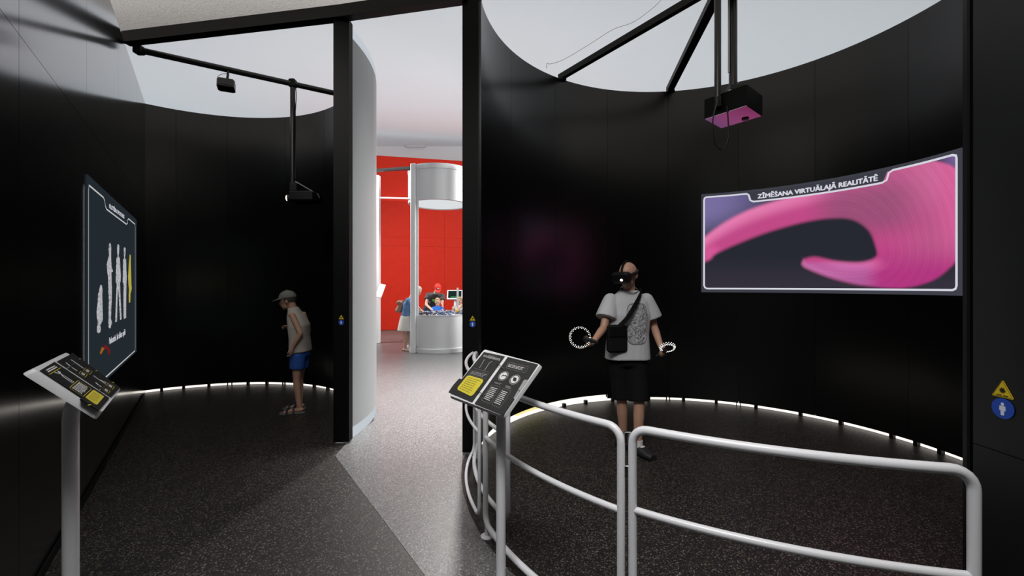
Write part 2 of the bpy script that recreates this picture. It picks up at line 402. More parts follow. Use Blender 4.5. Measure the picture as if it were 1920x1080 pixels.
A_, B_, C_, D_ = [Vector(v) for v in ((1.74, 3.98, 3.1), (1.96, 3.67, 3.1), (2.22, 3.90, 3.1), (2.0, 4.21, 3.1))]
t = thing('hanging_projector', 'black box projector with a pink glossy underside, hung in the right booth', 'projector', (1.98, 3.94, 3.1))
MB().poly([v+Vector((0, 0, .008)) for v in (A_, B_, C_, D_)], (0, 0, 1), .17).build('case', M['post'], t)
cc = (A_+B_+C_+D_)/4
MB().poly([cc+(v-cc)*.97 for v in (A_, B_, C_, D_)], (0, 0, 1), .006).build('underside', mat('glossy_acrylic', (.40, .30, .42), .2, 1), t)
MB().tube([cc+Vector((.12, .02, .0)), cc+Vector((.12, .02, -.008))], .03, 16).build('lens', M['black_ink'], t)
MB().cbox((q2.x-.02, q2.y-.03, 3.34), (.09, .07, .14), .01).build('mount', M['steel'], t)
wire = [px(1025, 128, 5.6), px(1026, 118, 5.6), px(1032, 120, 5.6), px(1060, 110, 5.7), px(1110, 80, 5.8), px(1150, 55, 5.9), px(1190, 40, 5.9), px(1235, 5, 5.9), px(1250, -20, 5.9)]
tag(MB().tube(smooth_path(wire), .0035, 6).build('wire', M['ink_grey'], None, True), 'thin loose grey wire drooping above the rim of the right booth', 'wire')

# ------------------------------------------------------------------ projected screens
TXT = {}
def text_mesh(s, bold=.02):
    cu = bpy.data.curves.new('txt', 'FONT'); cu.body = s; cu.size = 1; cu.offset = bold; cu.resolution_u = 2
    o = bpy.data.objects.new('txt', cu); COL.objects.link(o)
    bpy.context.view_layer.update(); dg = bpy.context.evaluated_depsgraph_get()
    me = bpy.data.meshes.new_from_object(o.evaluated_get(dg)); bpy.data.objects.remove(o)
    vs = [Vector(v.co) for v in me.vertices]; fs = [tuple(p.vertices) for p in me.polygons]
    x0 = min(v.x for v in vs); x1 = max(v.x for v in vs); cap = .73
    return [((v.x-x0)/(x1-x0), v.y/cap) for v in vs], fs
def put_text(s, fn, m, name, parent, bold=.02):   # fn maps (0..1 along, 0..1 cap height) to a point
    vs, fs = text_mesh(s, 0); mb = MB(); w = 2.6*bold/max(6, len(s))
    for k, l in ((-1, 0), (-.33, .05), (.33, -.05), (1, 0)): mb.add([fn(a+k*w, b+l) for a, b in vs], fs)
    return tag_stuff(mb.build(name, m, parent))
# --- right screen
def rs(x, y, off=.012):
    a = ang(CR, RR, x); X, Y = hit(CR, RR, x); z = ZC+(Y0-y)/F*Y
    r = RR-off; return Vector((CR[0]+r*cos(a), CR[1]+r*sin(a), z))
def sm(e0, e1, x):
    t = min(1, max(0, (x-e0)/(e1-e0))); return t*t*(3-2*t)
def mixc(a, b, t): return tuple(a[i]+(b[i]-a[i])*t for i in range(3))
def catm(P, k=8): return [(v.x, v.y) for v in smooth_path([(x, y, 0) for x, y in P], k)]
upper = catm([(1300, 462), (1340, 430), (1375, 408), (1420, 388), (1500, 364), (1580, 344), (1660, 322), (1730, 304), (1765, 304), (1800, 322), (1830, 380)])
inner = catm([(1300, 500), (1330, 487), (1345, 474), (1400, 450), (1450, 432), (1510, 416), (1560, 409), (1600, 412), (1630, 432), (1643, 462), (1643, 482), (1615, 492), (1570, 490), (1530, 482), (1508, 486)])
lower = catm([(1508, 486), (1506, 498), (1530, 510), (1570, 524), (1620, 535), (1690, 540), (1745, 528), (1780, 505), (1800, 480), (1830, 420)])
outline = upper+lower[::-1]+inner[::-1]
def pin(x, y, P):
    c = False; j = len(P)-1
    for i in range(len(P)):
        if (P[i][1] > y) != (P[j][1] > y) and x < (P[j][0]-P[i][0])*(y-P[i][1])/(P[j][1]-P[i][1])+P[i][0]: c = not c
        j = i
    return c
def dseg(x, y, P):
    best = 1e9
    for i in range(len(P)-1):
        ax, ay = P[i]; bx, by = P[i+1]; dx, dy = bx-ax, by-ay
        t = ((x-ax)*dx+(y-ay)*dy)/(dx*dx+dy*dy+1e-9); t = min(1, max(0, t))
        d = (ax+dx*t-x)**2+(ay+dy*t-y)**2
        if d < best: best = d
    return sqrt(best)
def c3(r, g, b): return (lin(r), lin(g), lin(b))
def swirl(x, y):
    bg = mixc(c3(38, 41, 50), c3(52, 48, 60), sm(470, 540, y))
    lav = sm(1500, 1330, x)*sm(470, 395, y+(x-1320)*.25)
    bg = mixc(bg, c3(122, 112, 162), .95*lav)
    bg = mixc(bg, c3(120, 96, 150), sm(1740, 1800, x)*sm(340, 300, y))
    ins = pin(x, y, outline)
    d = dseg(x, y, upper+lower[::-1]) if 0 else min(dseg(x, y, upper), dseg(x, y, inner), dseg(x, y, lower))
    soft = 5 if x < 1640 else 4
    t = sm(-soft, soft, d if ins else -d)
    if t <= 0: return bg
    du = dseg(x, y, upper); di = dseg(x, y, inner); dl_ = dseg(x, y, lower)
    k = di/(di+min(du, dl_)+1e-6)
    col = mixc(c3(192, 74, 134), c3(226, 122, 174), sm(.35, .9, k)*sm(1700, 1450, x))
    col = mixc(col, c3(188, 88, 138), sm(1540, 1650, x)*sm(.1, .7, k))
    col = mixc(col, c3(204, 104, 152), sm(1650, 1760, x)*sm(420, 330, y))
    mau = sm(75, 15, abs(y-395-(x-1600)*-.1))*sm(1500, 1580, x)*sm(1760, 1660, x)
    col = mixc(col, c3(142, 80, 114), .75*mau)
    col = mixc(col, c3(176, 52, 126), sm(440, 520, y)*sm(1560, 1660, x)*.95)
    col = mixc(col, c3(214, 96, 152), sm(1740, 1795, x)*sm(520, 400, y)*.8)
    col = mixc(col, c3(236, 120, 178), sm(24, 4, sqrt(((x-1600)/3.2)**2+(y-496)**2))*.7)
    col = mixc(col, c3(225, 96, 160), sm(26, 6, sqrt((x-1335)**2+(y-478)**2))*.6)
    hatch = sm(1660, 1610, x)*sm(1500, 1512, x)*sm(488, 496, y)*(1 if ins else 0)
    col = mixc(col, c3(176, 104, 168), hatch*(.35+.45*(sin(.9*sqrt((x-1560)**2*.35+(y-470)**2*3))*.5+.5)*sm(3, 9, di)))
    st = sin(di*.9+.02*x+2*sin(di*.05))*.5+.5*sin(di*.37+.03*y+2)+.4*sin(di*1.9)
    col = tuple(c*(1+.055*st*sm(1480, 1600, x)) for c in col)
    return mixc(bg, col, t)
w = .0
t = thing('projected_screen', 'wide curved screen with a pink brush stroke on the right booth wall', 'screen', rs(1560, 555))
def gmesh(x0, x1, nx, ny, top, bot, off, colf, name, m, parent):
    vs = []; fs = []; cols = []
    for j in range(ny+1):
        for i in range(nx+1):
            x = x0+(x1-x0)*i/nx; y = top(x)+(bot(x)-top(x))*j/ny
            vs.append(rs(x, y, off)); cols.append(colf(x, y))
    for j in range(ny):
        for i in range(nx):
            a = j*(nx+1)+i; fs.append((a, a+1, a+nx+2, a+nx+1))
    mb = MB().add(vs, fs); o = mb.build(name, m, parent, True)
    ca = o.data.color_attributes.new('tint', 'FLOAT_COLOR', 'POINT')
    for i, c in enumerate(cols): ca.data[i].color = (*c, 1)
    return o
sm_ = bpy.data.materials.new('screen_picture'); sm_.use_nodes = True; nt = sm_.node_tree; nt.nodes.remove(nt.nodes['Principled BSDF'])
em = nt.nodes.new('ShaderNodeEmission'); at = nt.nodes.new('ShaderNodeAttribute'); at.attribute_name = 'tint'
nt.links.new(at.outputs['Color'], em.inputs[0]); nt.links.new(em.outputs[0], nt.nodes['Material Output'].inputs[0])
zt = rs(1560, 0, 0)  # heights of the screen edges are constant in space
zTop = .5*(rs(1314, 363).z+rs(1804, 279).z); zBot = .5*(rs(1316, 547).z+rs(1806, 556).z)
def yof(x, z): X, Y = hit(CR, RR, x); return Y0-(z-ZC)*F/Y
MB().arc(CR, RR-.008, RR-.001, ang(CR, RR, 1805), ang(CR, RR, 1315), zBot, zTop, 60).build('border', glow('border_light', rgb(62, 63, 72), 1), t, True)
gmesh(1321, 1796, 260, 120, lambda x: yof(x, zTop-.045), lambda x: yof(x, zBot+.05), .0105, swirl, 'picture', sm_, t)
def ribbon(pts, wd, fn, name, m, parent, closed=False):    # strip of constant width along a polyline of points on a surface; fn gives the normal
    P = [Vector(p) for p in pts]; n = len(P); vs = []; fs = []
    for i in range(n):
        a = P[(i-1) % n] if (closed or i) else P[i]; b = P[(i+1) % n] if (closed or i < n-1) else P[i]
        tg = (b-a).normalized(); s = tg.cross(fn(P[i])).normalized()*wd/2
        vs += [P[i]-s, P[i]+s]
    for i in range(n if closed else n-1):
        j = (i+1) % n; fs.append((2*i, 2*i+1, 2*j+1, 2*j))
    mb = MB().add(vs, fs)
    return mb.build(name, m, parent) if name else mb
nR = lambda p: Vector((CR[0]-p.x, CR[1]-p.y, 0)).normalized()
def sz(x, z, off=.013): return rs(x, yof(x, z), off)
def rline(pts):                       # densify straight (x, z) runs
    out = []
    for i in range(len(pts)-1):
        (x0, z0), (x1, z1) = pts[i], pts[i+1]; k = max(1, int(abs(x1-x0)/12))
        for j in range(k): out.append((x0+(x1-x0)*j/k, z0+(z1-z0)*j/k))
    return out+[pts[-1]]
zi, zj = zTop-.045, zBot+.05; zn = zTop-.155
out = rline([(1324, zi), (1400, zi), (1404, zi-.02), (1407, zn+.02), (1413, zn), (1655, zn), (1664, zn+.02), (1668, zi-.02), (1676, zi), (1788, zi), (1795, zi-.015), (1796, zi-.04), (1796, zj+.04), (1794, zj+.012), (1788, zj), (1326, zj), (1322, zj+.012), (1320, zj+.04), (1320, zi-.04), (1321, zi-.012)])
white_line = glow('white_light', rgb(212, 212, 222), 1)
ribbon([sz(x, z) for x, z in out], .021, nR, 'frame_line', white_line, t, True)
# title band inside the notch of the frame line
nb = rline([(1404, zi+.012), (1411, zn+.012), (1657, zn+.012), (1666, zi+.012)])
vs = []; 
for x, z in nb: vs += [sz(x, z, .0118), sz(x, zi+.02, .0118)]
MB().add(vs, [(2*i, 2*i+1, 2*i+3, 2*i+2) for i in range(len(nb)-1)]).build('title_band', glow('band_light', rgb(58, 60, 68), 1), t)
aa, ab = ang(CR, RR, 1421), ang(CR, RR, 1647)
def tfn(a, b):
    g = aa+(ab-aa)*a; r = RR-.0135; return Vector((CR[0]+r*cos(g), CR[1]+r*sin(g), zn+.035+b*.056))
put_text('ZĪMĒŠANA VIRTUĀLAJĀ REALITĀTĒ', tfn, white_line, 'title_text', t, .035)

# --- left screen on the flat wall
t = thing('projected_screen', 'dark screen with white body drawings, on the flat left wall', 'screen', wlhit(208, 640, .01))
zT, zB = 2.44, .75
def ws(x, y, off=.012): return wlhit(x, y, off)
def wz(x, z, off=.012):
    p = wlhit(x, 0, off); p.z = z; return p
MB().poly([wz(162, zB, .002), wz(255, zB, .002), wz(255, zT, .002), wz(162, zT, .002)], WN, .007).build('picture', glow('slate_light', rgb(34, 42, 47), 1), t)
nL = lambda p: WN
za, zb, zc_ = 2.362, .785, 2.281
fr = [wz(x, z, .013) for x, z in ((166, za-.04), (167, za), (194, za), (196.5, za-.02), (197.5, zc_+.02), (200, zc_), (237, zc_), (239, zc_+.02), (239.5, za-.02), (241, za), (253, za), (253.6, za-.04), (253.6, zb+.04), (253, zb), (168, zb), (166, zb+.05))]
ribbon(fr, .014, nL, 'frame_line', glow('line_light', rgb(190, 192, 196), 1), t, True)
pa, pb = wz(205, 2.312, .013), wz(233, 2.325, .013)
put_text('KUSTĪBU SPOGULIS', lambda a, b: pa+(pb-pa)*a+Vector((0, 0, b*.04)), white_line, 'title_text', t, .03)
pa, pb = wz(205, 1.06, .013), wz(235, 1.06, .013)
put_text('Pakustini, lai sāktu spēli', lambda a, b: pa+(pb-pa)*a+Vector((0, 0, b*.06)), white_line, 'caption_text', t, .03)
scrib = glow('scribble_light', rgb(176, 176, 180), 1); nt = scrib.node_tree
tc = nt.nodes.new('ShaderNodeTexCoord'); nz = nt.nodes.new('ShaderNodeTexNoise'); nz.inputs['Scale'].default_value = 45; nz.inputs['Detail'].default_value = 5
rp = nt.nodes.new('ShaderNodeValToRGB'); rp.color_ramp.elements[0].position = .36; rp.color_ramp.elements[0].color = rgb(120, 122, 128); rp.color_ramp.elements[1].position = .52; rp.color_ramp.elements[1].color = rgb(186, 186, 190)
nt.links.new(tc.outputs['Object'], nz.inputs['Vector']); nt.links.new(nz.outputs[0], rp.inputs[0]); nt.links.new(rp.outputs[0], nt.nodes['Emission'].inputs[0])
scrib_y = glow('yellow_scribble', rgb(178, 165, 70), 1)
def cz(P): return [(165+x*95/540, 440+y*190/1080) for x, y in P]
figs = [
 ([(132, 535), (142, 540), (150, 600), (146, 640), (150, 800), (152, 900), (148, 925), (138, 930), (134, 955), (122, 950), (130, 1000), (128, 1030), (112, 1050), (98, 1040), (95, 1000), (105, 930), (94, 880), (92, 820), (104, 720), (106, 640), (118, 600), (126, 560)], scrib),
 ([(228, 90), (238, 95), (242, 150), (240, 220), (244, 300), (246, 345), (262, 390), (252, 398), (246, 385), (246, 480), (250, 560), (248, 700), (242, 800), (240, 900), (252, 945), (246, 962), (238, 950), (240, 985), (230, 1000), (220, 985), (218, 900), (222, 700), (216, 560), (216, 470), (206, 400), (200, 320), (212, 260), (224, 220), (220, 150)], scrib),
 ([(318, 103), (328, 112), (328, 170), (322, 232), (334, 245), (338, 330), (346, 440), (342, 500), (336, 520), (340, 620), (354, 900), (342, 908), (330, 700), (322, 560), (314, 600), (310, 700), (304, 925), (290, 932), (298, 700), (306, 525), (296, 505), (298, 400), (304, 250), (316, 232), (310, 170), (312, 112)], scrib),
 ([(388, 135), (396, 142), (396, 190), (390, 252), (402, 265), (404, 380), (410, 440), (406, 515), (402, 700), (402, 885), (380, 898), (378, 700), (380, 520), (370, 510), (372, 400), (376, 262), (386, 250), (382, 190), (382, 142)], scrib),
 ([(444, 212), (452, 220), (452, 300), (456, 420), (458, 520), (462, 575), (456, 605), (448, 630), (446, 720), (436, 725), (434, 640), (438, 590), (432, 540), (428, 450), (434, 330), (440, 260)], scrib_y)]
for P, m in figs:
    o = MB().poly([ws(x, y, .0095) for x, y in cz(P)], WN, .0035).build('body_drawing', m, t)
tag_pts = [(174, 662, 'orange'), ]
rc = glow('red_light', rgb(120, 22, 24), 1); oc = glow('orange_light', rgb(150, 92, 24), 1)
MB().poly([ws(x, y, .0095) for x, y in ((187, 662), (191, 651), (195, 653), (193, 657), (189, 664))], WN, .003).build('pointer_drawing', oc, t)
MB().poly([ws(x, y, .0095) for x, y in ((194, 649), (198, 647), (202, 651), (206, 658), (205, 664), (203, 665), (203, 658), (199, 652), (197, 655))], WN, .003).build('pointer_drawing', rc, t)

# ------------------------------------------------------------------ tube railings around the right booth
def polar(p): return sqrt((p[0]-CR[0])**2+(p[1]-CR[1])**2), atan2(p[1]-CR[1], p[0]-CR[0]) % (2*pi)
def railing(label, p0, p1, r, zt, zm, zb=.075, feet=(True, True), conn=False):
    r0, a0 = polar(p0); r1, a1 = polar(p1); L = abs(a1-a0)*(r0+r1)/2
    def P(s, z):
        k = s/L; rr = r0+(r1-r0)*k; a = a0+(a1-a0)*k
        return Vector((CR[0]+rr*cos(a), CR[1]+rr*sin(a), z))
    t = thing('tube_railing', label, 'railing', (*p0, 0), 'tube railings around the right booth')
    c = .065; path = []
    def corner(cx, cz, a_from):
        for k in range(7):
            a = R_(a_from-15*k); path.append((cx+c*cos(a), cz+c*sin(a)))
    corner(c, zt-c, 180)
    n = max(4, int(L/.06))
    for k in range(1, n): path.append((c+(L-2*c)*k/n, zt))
    corner(L-c, zt-c, 90); corner(L-c, zb+c, 0)
    for k in range(1, n): path.append((L-c-(L-2*c)*k/n, zb))
    corner(c, zb+c, 270)
    MB().tube([P(s, z) for s, z in path], r, 14, closed=True).build('frame', M['tube'], t, True)
    MB().tube([P(L*k/n, zm) for k in range(n+1)], r*.84, 12).build('middle_bar', M['tube'], t, True)
    for s, on in ((c*.55, feet[0]), (L-c*.55, feet[1])):
        if on:
            q = P(s, 0); MB().lathe((q.x, q.y, .0025), [(0, 0), (.042, 0), (.042, .006), (.016, .012), (.016, zb-.003), (0, zb-.003)], 20).build('foot', M['tube'], t, True)
    if conn:
        for z in (.80, .945):
            MB().cbox(P(-.022, z), (.03, .018, .05), .003).build('connector', M['steel'], t)
    return t
railing('outer curved tube railing by the centre post, left of the others', (-.352, 4.10), (-.215, 2.90), .012, .98, .63, feet=(False, False))
railing('inner curved tube railing just behind the info stand in the centre', (-.33, 4.13), (-.028, 2.87), .017, .975, .62, feet=(True, False))
railing('middle curved tube railing, right of the info stand in the centre', (-.17, 2.83), (.472, 1.905), .0175, .985, .625)
railing('nearest tube railing, from the middle of the floor to the right side wall', (.517, 1.885), (1.523, 1.45), .0185, .99, .64, conn=True)

# ------------------------------------------------------------------ information stands
def plane(c, X, Y):
    c, X, Y = Vector(c), Vector(X).normalized(), Vector(Y).normalized(); N = X.cross(Y).normalized()
    O = Vector((0, 0, ZC))
    def f(x, y, off=0):
        d = Vector(((x-960)/F, 1, (Y0-y)/F)); k = (c+N*off-O).dot(N)/d.dot(N); return O+d*k
    return f, N
def quadtext(f, q, n, name, parent, m, N, off, fill=.5, rag=.25):
    A, B, C, D = [Vector(f(*p, off)) for p in q]; mb = MB()
    for i in range(n):
        v0 = (i+.25)/n; v1 = v0+fill/n; e = 1-random.random()*rag; s = 0
        while s < e:                                   # words of uneven length
            k = min(e, s+random.uniform(.06, .2))
            pt = lambda u, v: (A*(1-u)+B*u)*(1-v)+(D*(1-u)+C*u)*v
            mb.poly([pt(s, v0), pt(k, v0), pt(k, v1), pt(s, v1)], N, .0006); s = k+.035
    return mb.build(name, m, parent)
def outline_q(f, q, wd, name, parent, m, N, off, rc=.18):
    P = [Vector(f(*p, off)) for p in q]; pts = []
    for i in range(4):
        a, b, c = P[i-1], P[i], P[(i+1) % 4]; l = min((a-b).length, (c-b).length)*rc
        p0, p1 = b+(a-b).normalized()*l, b+(c-b).normalized()*l
        for k in range(5):
            s = k/4; pts.append(p0*(1-s)**2+b*2*s*(1-s)+p1*s*s)
    if wd is None: return MB().poly(pts, N, .0008).build(name, m, parent)
    return ribbon(pts, wd, lambda p: N, name, m, parent, True)
def slab(f, N, q, grow, thick, name, m, parent):
    P = [Vector(f(*p)) for p in q]; pts = []
    for i in range(4):
        a, b, c = P[i-1], P[i], P[(i+1) % 4]; l = .016
        for k in range(5):
            s = k/4; p0, p1 = b+(a-b).normalized()*l, b+(c-b).normalized()*l; pts.append(p0*(1-s)**2+b*2*s*(1-s)+p1*s*s)
    cen = sum(pts, Vector())/len(pts); n = len(pts)
    lo = [p+(p-cen).normalized()*grow-N*thick for p in pts]; mid = [p+(p-cen).normalized()*grow*.9-N*thick*.75 for p in pts]
    vs = pts+mid+lo
    fs = [tuple(range(n)), tuple(range(3*n-1, 2*n-1, -1))]
    for r in (0, n):
        for i in range(n): fs.append((r+i, r+(i+1) % n, r+n+(i+1) % n, r+n+i))
    return MB().add(vs, fs).build(name, m, parent, True)

# stand in the centre
t = thing('info_stand', 'grey info stand with an open ring binder, in front of the railings at centre', 'info stand', (-.057, 2.25, 0))
f, N = plane((-.095, 2.25, 1.116), (.719, -.692, -.071), (.552, .505, .664))
if N.z < 0: N = -N
pole = [(-.057, 2.26, .004), (-.057, 2.26, 1.02), (-.062, 2.265, 1.07), (-.075, 2.26, 1.10)]
MB().tube(pole, .0245, 18).build('pole', M['tube'], t, True)
MB().lathe((-.057, 2.26, .002), [(0, 0), (.14, 0), (.14, .006), (.03, .012), (0, .012)], 28).build('base_plate', M['tube'], t, True)
slab(f, N, [(908, 655), (1013, 683), (944, 780), (842, 741)], .006, .02, 'board', M['pale_plastic'], t)
g = lambda x, y: (820+x/4.909, 640+y/4.909)
bk = lambda P: [Vector(f(*g(*p), .001)) for p in P]
pgL = MB().poly(bk([(432, 102), (622, 142), (545, 250), (322, 562), (105, 472), (150, 405), (205, 345), (225, 352), (245, 330)]), N, .004).build('page', M['page'], t)
pgR = MB().poly(bk([(652, 148), (928, 216), (838, 352), (800, 352), (702, 522), (712, 535), (605, 688), (583, 672), (345, 577)]), N, .004).build('page', M['page'], t)
o2 = .0056
MB().poly([Vector(f(*g(*p), .0005)) for p in [(800, 356), (838, 356), (715, 530), (690, 515)]], N, .002).build('tab', M['ink_grey'], t)
qd = lambda *P: [g(*p) for p in P]
ta, tb, tcc = [Vector(f(*g(*p), o2)) for p in ((468, 142), (542, 160), (478, 118))]
put_text('ZĪMĒŠANA', lambda a, b: ta+(tb-ta)*a+(Vector(f(*g(476, 126), o2))-ta)*b, M['ink_grey'], 'title_text', pgL, .02)
ta2, tb2 = [Vector(f(*g(*p), o2)) for p in ((420, 140), (572, 178))]; th2 = Vector(f(*g(428, 124), o2))
put_text('VIRTUĀLAJĀ REALITĀTĒ', lambda a, b: ta2+(tb2-ta2)*a+(th2-ta2)*b, M['ink'], 'title_text', pgL, .02)
outline_q(f, qd((280, 310), (434, 354), (318, 510), (176, 440)), None, 'yellow_box', pgL, M['yellow'], N, o2)
quadtext(f, qd((285, 325), (410, 360), (305, 490), (200, 440)), 7, 'body_text', pgL, mat('dark_olive', (.2, .17, .02), .6), N, o2+.001, .3)
outline_q(f, qd((318, 262), (472, 300), (440, 342), (290, 305)), .001, 'text_frame', pgL, M['ink_grey'], N, o2)
quadtext(f, qd((325, 272), (460, 305), (435, 335), (300, 300)), 3, 'body_text', pgL, M['ink_grey'], N, o2)
ctl = MB()
for a, b, k in (((435, 165), (388, 245), .004), ((482, 195), (435, 265), .0045), ((505, 185), (476, 200), .004), ((340, 248), (480, 285), .001)):
    A, B = Vector(f(*g(*a), o2)), Vector(f(*g(*b), o2)); d = (B-A).normalized().cross(N)*k/2
    ctl.poly([A-d, B-d, B+d, A+d], N, .0006)
ctl.build('controller_drawing', M['ink_grey'], pgL)
outline_q(f, qd((655, 190), (840, 235), (805, 290), (632, 245)), .001, 'text_frame', pgR, M['ink_grey'], N, o2)
quadtext(f, qd((660, 205), (820, 245), (800, 275), (645, 235)), 3, 'body_text', pgR, M['ink'], N, o2, .4)
def disc(cx, cy, rx, ang_, m, name, off, r2=None):
    pts = []
    c0 = Vector(f(*g(cx, cy), off)); e1 = Vector(f(*g(cx+40, cy+10), off))-c0; e1 = e1.normalized(); e2 = N.cross(e1)
    pts = [c0+(e1*cos(a)+e2*sin(a))*rx for a in [2*pi*k/24 for k in range(24)]]
    return ribbon(pts, r2, lambda p: N, name, m, pgR, True) if r2 else MB().poly(pts, N, .0006).build(name, m, pgR)
for cx, cy in ((608, 318), (712, 352)):
    disc(cx, cy, .0285, 0, M['ink_grey'], 'ring_drawing', o2, .003); disc(cx, cy, .0225, 0, M['ink'], 'disc_drawing', o2)
ho = MB()
for a, b in (((590, 325), (606, 308)), ((606, 308), (614, 318)), ((614, 318), (632, 312)), ((632, 312), (634, 330))):
    A, B = Vector(f(*g(*a), o2+.001)), Vector(f(*g(*b), o2+.001)); d = (B-A).normalized().cross(N)*.0025
    ho.poly([A-d, B-d, B+d, A+d], N, .0006)
ho.build('hand_drawing', M['black_ink'], pgR)
outline_q(f, qd((703, 330), (732, 338), (722, 372), (694, 362)), None, 'hand_drawing', pgR, M['black_ink'], N, o2+.001)
for q in (((500, 398), (582, 420), (482, 575), (400, 540)), ((605, 432), (680, 455), (575, 612), (495, 580))):
    outline_q(f, qd(*q), .001, 'text_frame', pgR, M['ink_grey'], N, o2)
    c = [sum(p[0] for p in q)/4, sum(p[1] for p in q)/4]; qq = [(c[0]+(p[0]-c[0])*.74, c[1]+(p[1]-c[1])*.8) for p in q]
    quadtext(f, qd(*qq), 8, 'body_text', pgR, M['ink'], N, o2, .42, .2)
quadtext(f, qd((530, 372), (590, 388), (582, 402), (525, 385)), 2, 'body_text', pgR, M['ink_grey'], N, o2)
quadtext(f, qd((632, 405), (690, 420), (680, 445), (625, 425)), 3, 'body_text', pgR, M['ink_grey'], N, o2)
st = MB()
for p in ((868, 282), (752, 448), (648, 605), (155, 412)):
    c0 = Vector(f(*g(*p), .0055)); st.ell(c0, (.004, .004, .001), None, 8, 5)
tag_stuff(st.build('page_studs', M['steel'], t))
def binder_ring(a, b, f, N, t, h=.02):
    A, B = Vector(f(*a, .003)), Vector(f(*b, .003)); mid = (A+B)/2; d = (B-A)/2
    MB().tube([mid-d*cos(R_(k))+N*h*sin(R_(k)) for k in range(0, 181, 15)], .0018, 8).build('binder_ring', M['steel'], t, True)
binder_ring(g(548, 212), g(618, 262), f, N, t, .013); binder_ring(g(362, 455), g(432, 505), f, N, t, .013)

# stand on the left
t = thing('info_stand', 'grey info stand with a tilted black picture board, before the left wall', 'info stand', (-1.725, 1.72, 0))
f, N = plane((-1.658, 1.70, 1.234), (.573, .400, -.715), (-.575, .818, -.003))
if N.z < 0: N = -N
MB().tube([(-1.725, 1.72, .004), (-1.725, 1.72, 1.07), (-1.722, 1.72, 1.105), (-1.71, 1.718, 1.135), (-1.685, 1.712, 1.165), (-1.67, 1.705, 1.20)], .0255, 18).build('pole', M['tube'], t, True)
MB().lathe((-1.725, 1.72, .002), [(0, 0), (.14, 0), (.14, .006), (.03, .012), (0, .012)], 28).build('base_plate', M['tube'], t, True)
slab(f, N, [(124.8, 660.7), (226.3, 729), (191, 772.6), (62, 691)], .012, .026, 'board', M['pale_plastic'], t)
g = lambda x, y: (30+x/6.75, 640+y/6.75)
bk = lambda P: [Vector(f(*g(*p), .001)) for p in P]
pgA = MB().poly(bk([(475, 268), (1172, 728), (1035, 888), (800, 740), (815, 715), (297, 375)]), N, .004).build('page', M['page'], t)
pgB = MB().poly(bk([(705, 152), (1310, 595), (1195, 712), (515, 258), (680, 172)]), N, .004).build('page', M['page'], t)
qd = lambda *P: [g(*p) for p in P]
quadtext(f, qd((372, 355), (487, 298), (535, 328), (415, 395)), 2, 'title_text', pgA, M['ink'], N, o2, .6, .1)
def stroke(P, wd, name, parent, m):
    mb = MB()
    for a, b in zip(P[:-1], P[1:]):
        A, B = Vector(f(*g(*a), o2)), Vector(f(*g(*b), o2)); d = (B-A).normalized().cross(N)*wd/2
        mb.poly([A-d, B-d, B+d, A+d], N, .0006)
    return mb.build(name, m, parent)
stroke([(420, 420), (565, 335)], .002, 'yellow_line', pgA, M['yellow'])
stroke([(490, 395), (535, 405), (570, 415), (640, 455), (735, 520)], .004, 'bone_drawing', pgA, M['ink'])
stroke([(530, 375), (550, 405), (570, 415), (600, 450), (720, 530)], .004, 'bone_drawing', pgA, M['ink'])
stroke([(550, 380), (570, 415)], .003, 'bone_drawing', pgA, M['ink'])
outline_q(f, qd((790, 492), (958, 600), (850, 698), (676, 588)), .0018, 'text_frame', pgA, M['yellow'], N, o2)
quadtext(f, qd((800, 512), (925, 592), (845, 678), (705, 590)), 7, 'body_text', pgA, M['ink'], N, o2, .5, .2)
outline_q(f, qd((978, 612), (1115, 700), (1020, 808), (876, 708)), None, 'yellow_box', pgA, M['yellow'], N, o2)
quadtext(f, qd((985, 640), (1085, 705), (1010, 785), (905, 710)), 5, 'body_text', pgA, mat('olive_ink', (.3, .26, .02), .6), N, o2+.001, .25)
stroke([(695, 232), (745, 265), (855, 342)], .006, 'bone_drawing', pgB, M['ink'])
stroke([(632, 270), (700, 325), (775, 375)], .0055, 'bone_drawing', pgB, M['ink'])
stroke([(980, 435), (1050, 485), (1145, 525)], .0055, 'bone_drawing', pgB, M['ink'])
stroke([(1030, 470), (1135, 542)], .004, 'bone_drawing', pgB, M['ink'])
stroke([(1010, 522), (1045, 555), (1082, 578)], .006, 'bone_drawing', pgB, M['ink'])
for q in (((885, 335), (968, 380), (930, 418), (850, 370)), ((825, 375), (905, 420), (875, 455), (795, 405)), ((1170, 525), (1248, 570), (1220, 608), (1142, 560)), ((1120, 580), (1195, 625), (1165, 660), (1092, 612))):
    outline_q(f, qd(*q), .0015, 'text_frame', pgB, M['yellow'], N, o2)
    c = [sum(p[0] for p in q)/4, sum(p[1] for p in q)/4]; qq = [(c[0]+(p[0]-c[0])*.5, c[1]+(p[1]-c[1])*.55) for p in q]
    quadtext(f, qd(*qq), 3, 'body_text', pgB, M['ink'], N, o2, .6, .1)
st = MB()
for p in ((808, 222), (1015, 372), (1225, 520), (928, 805)):
    st.ell(Vector(f(*g(*p), .0055)), (.005, .005, .001), None, 8, 5)
tag_stuff(st.build('page_studs', M['yellow'], t))
binder_ring(g(640, 350), g(728, 292), f, N, t, .008); binder_ring(g(1040, 628), g(1122, 568), f, N, t, .008)

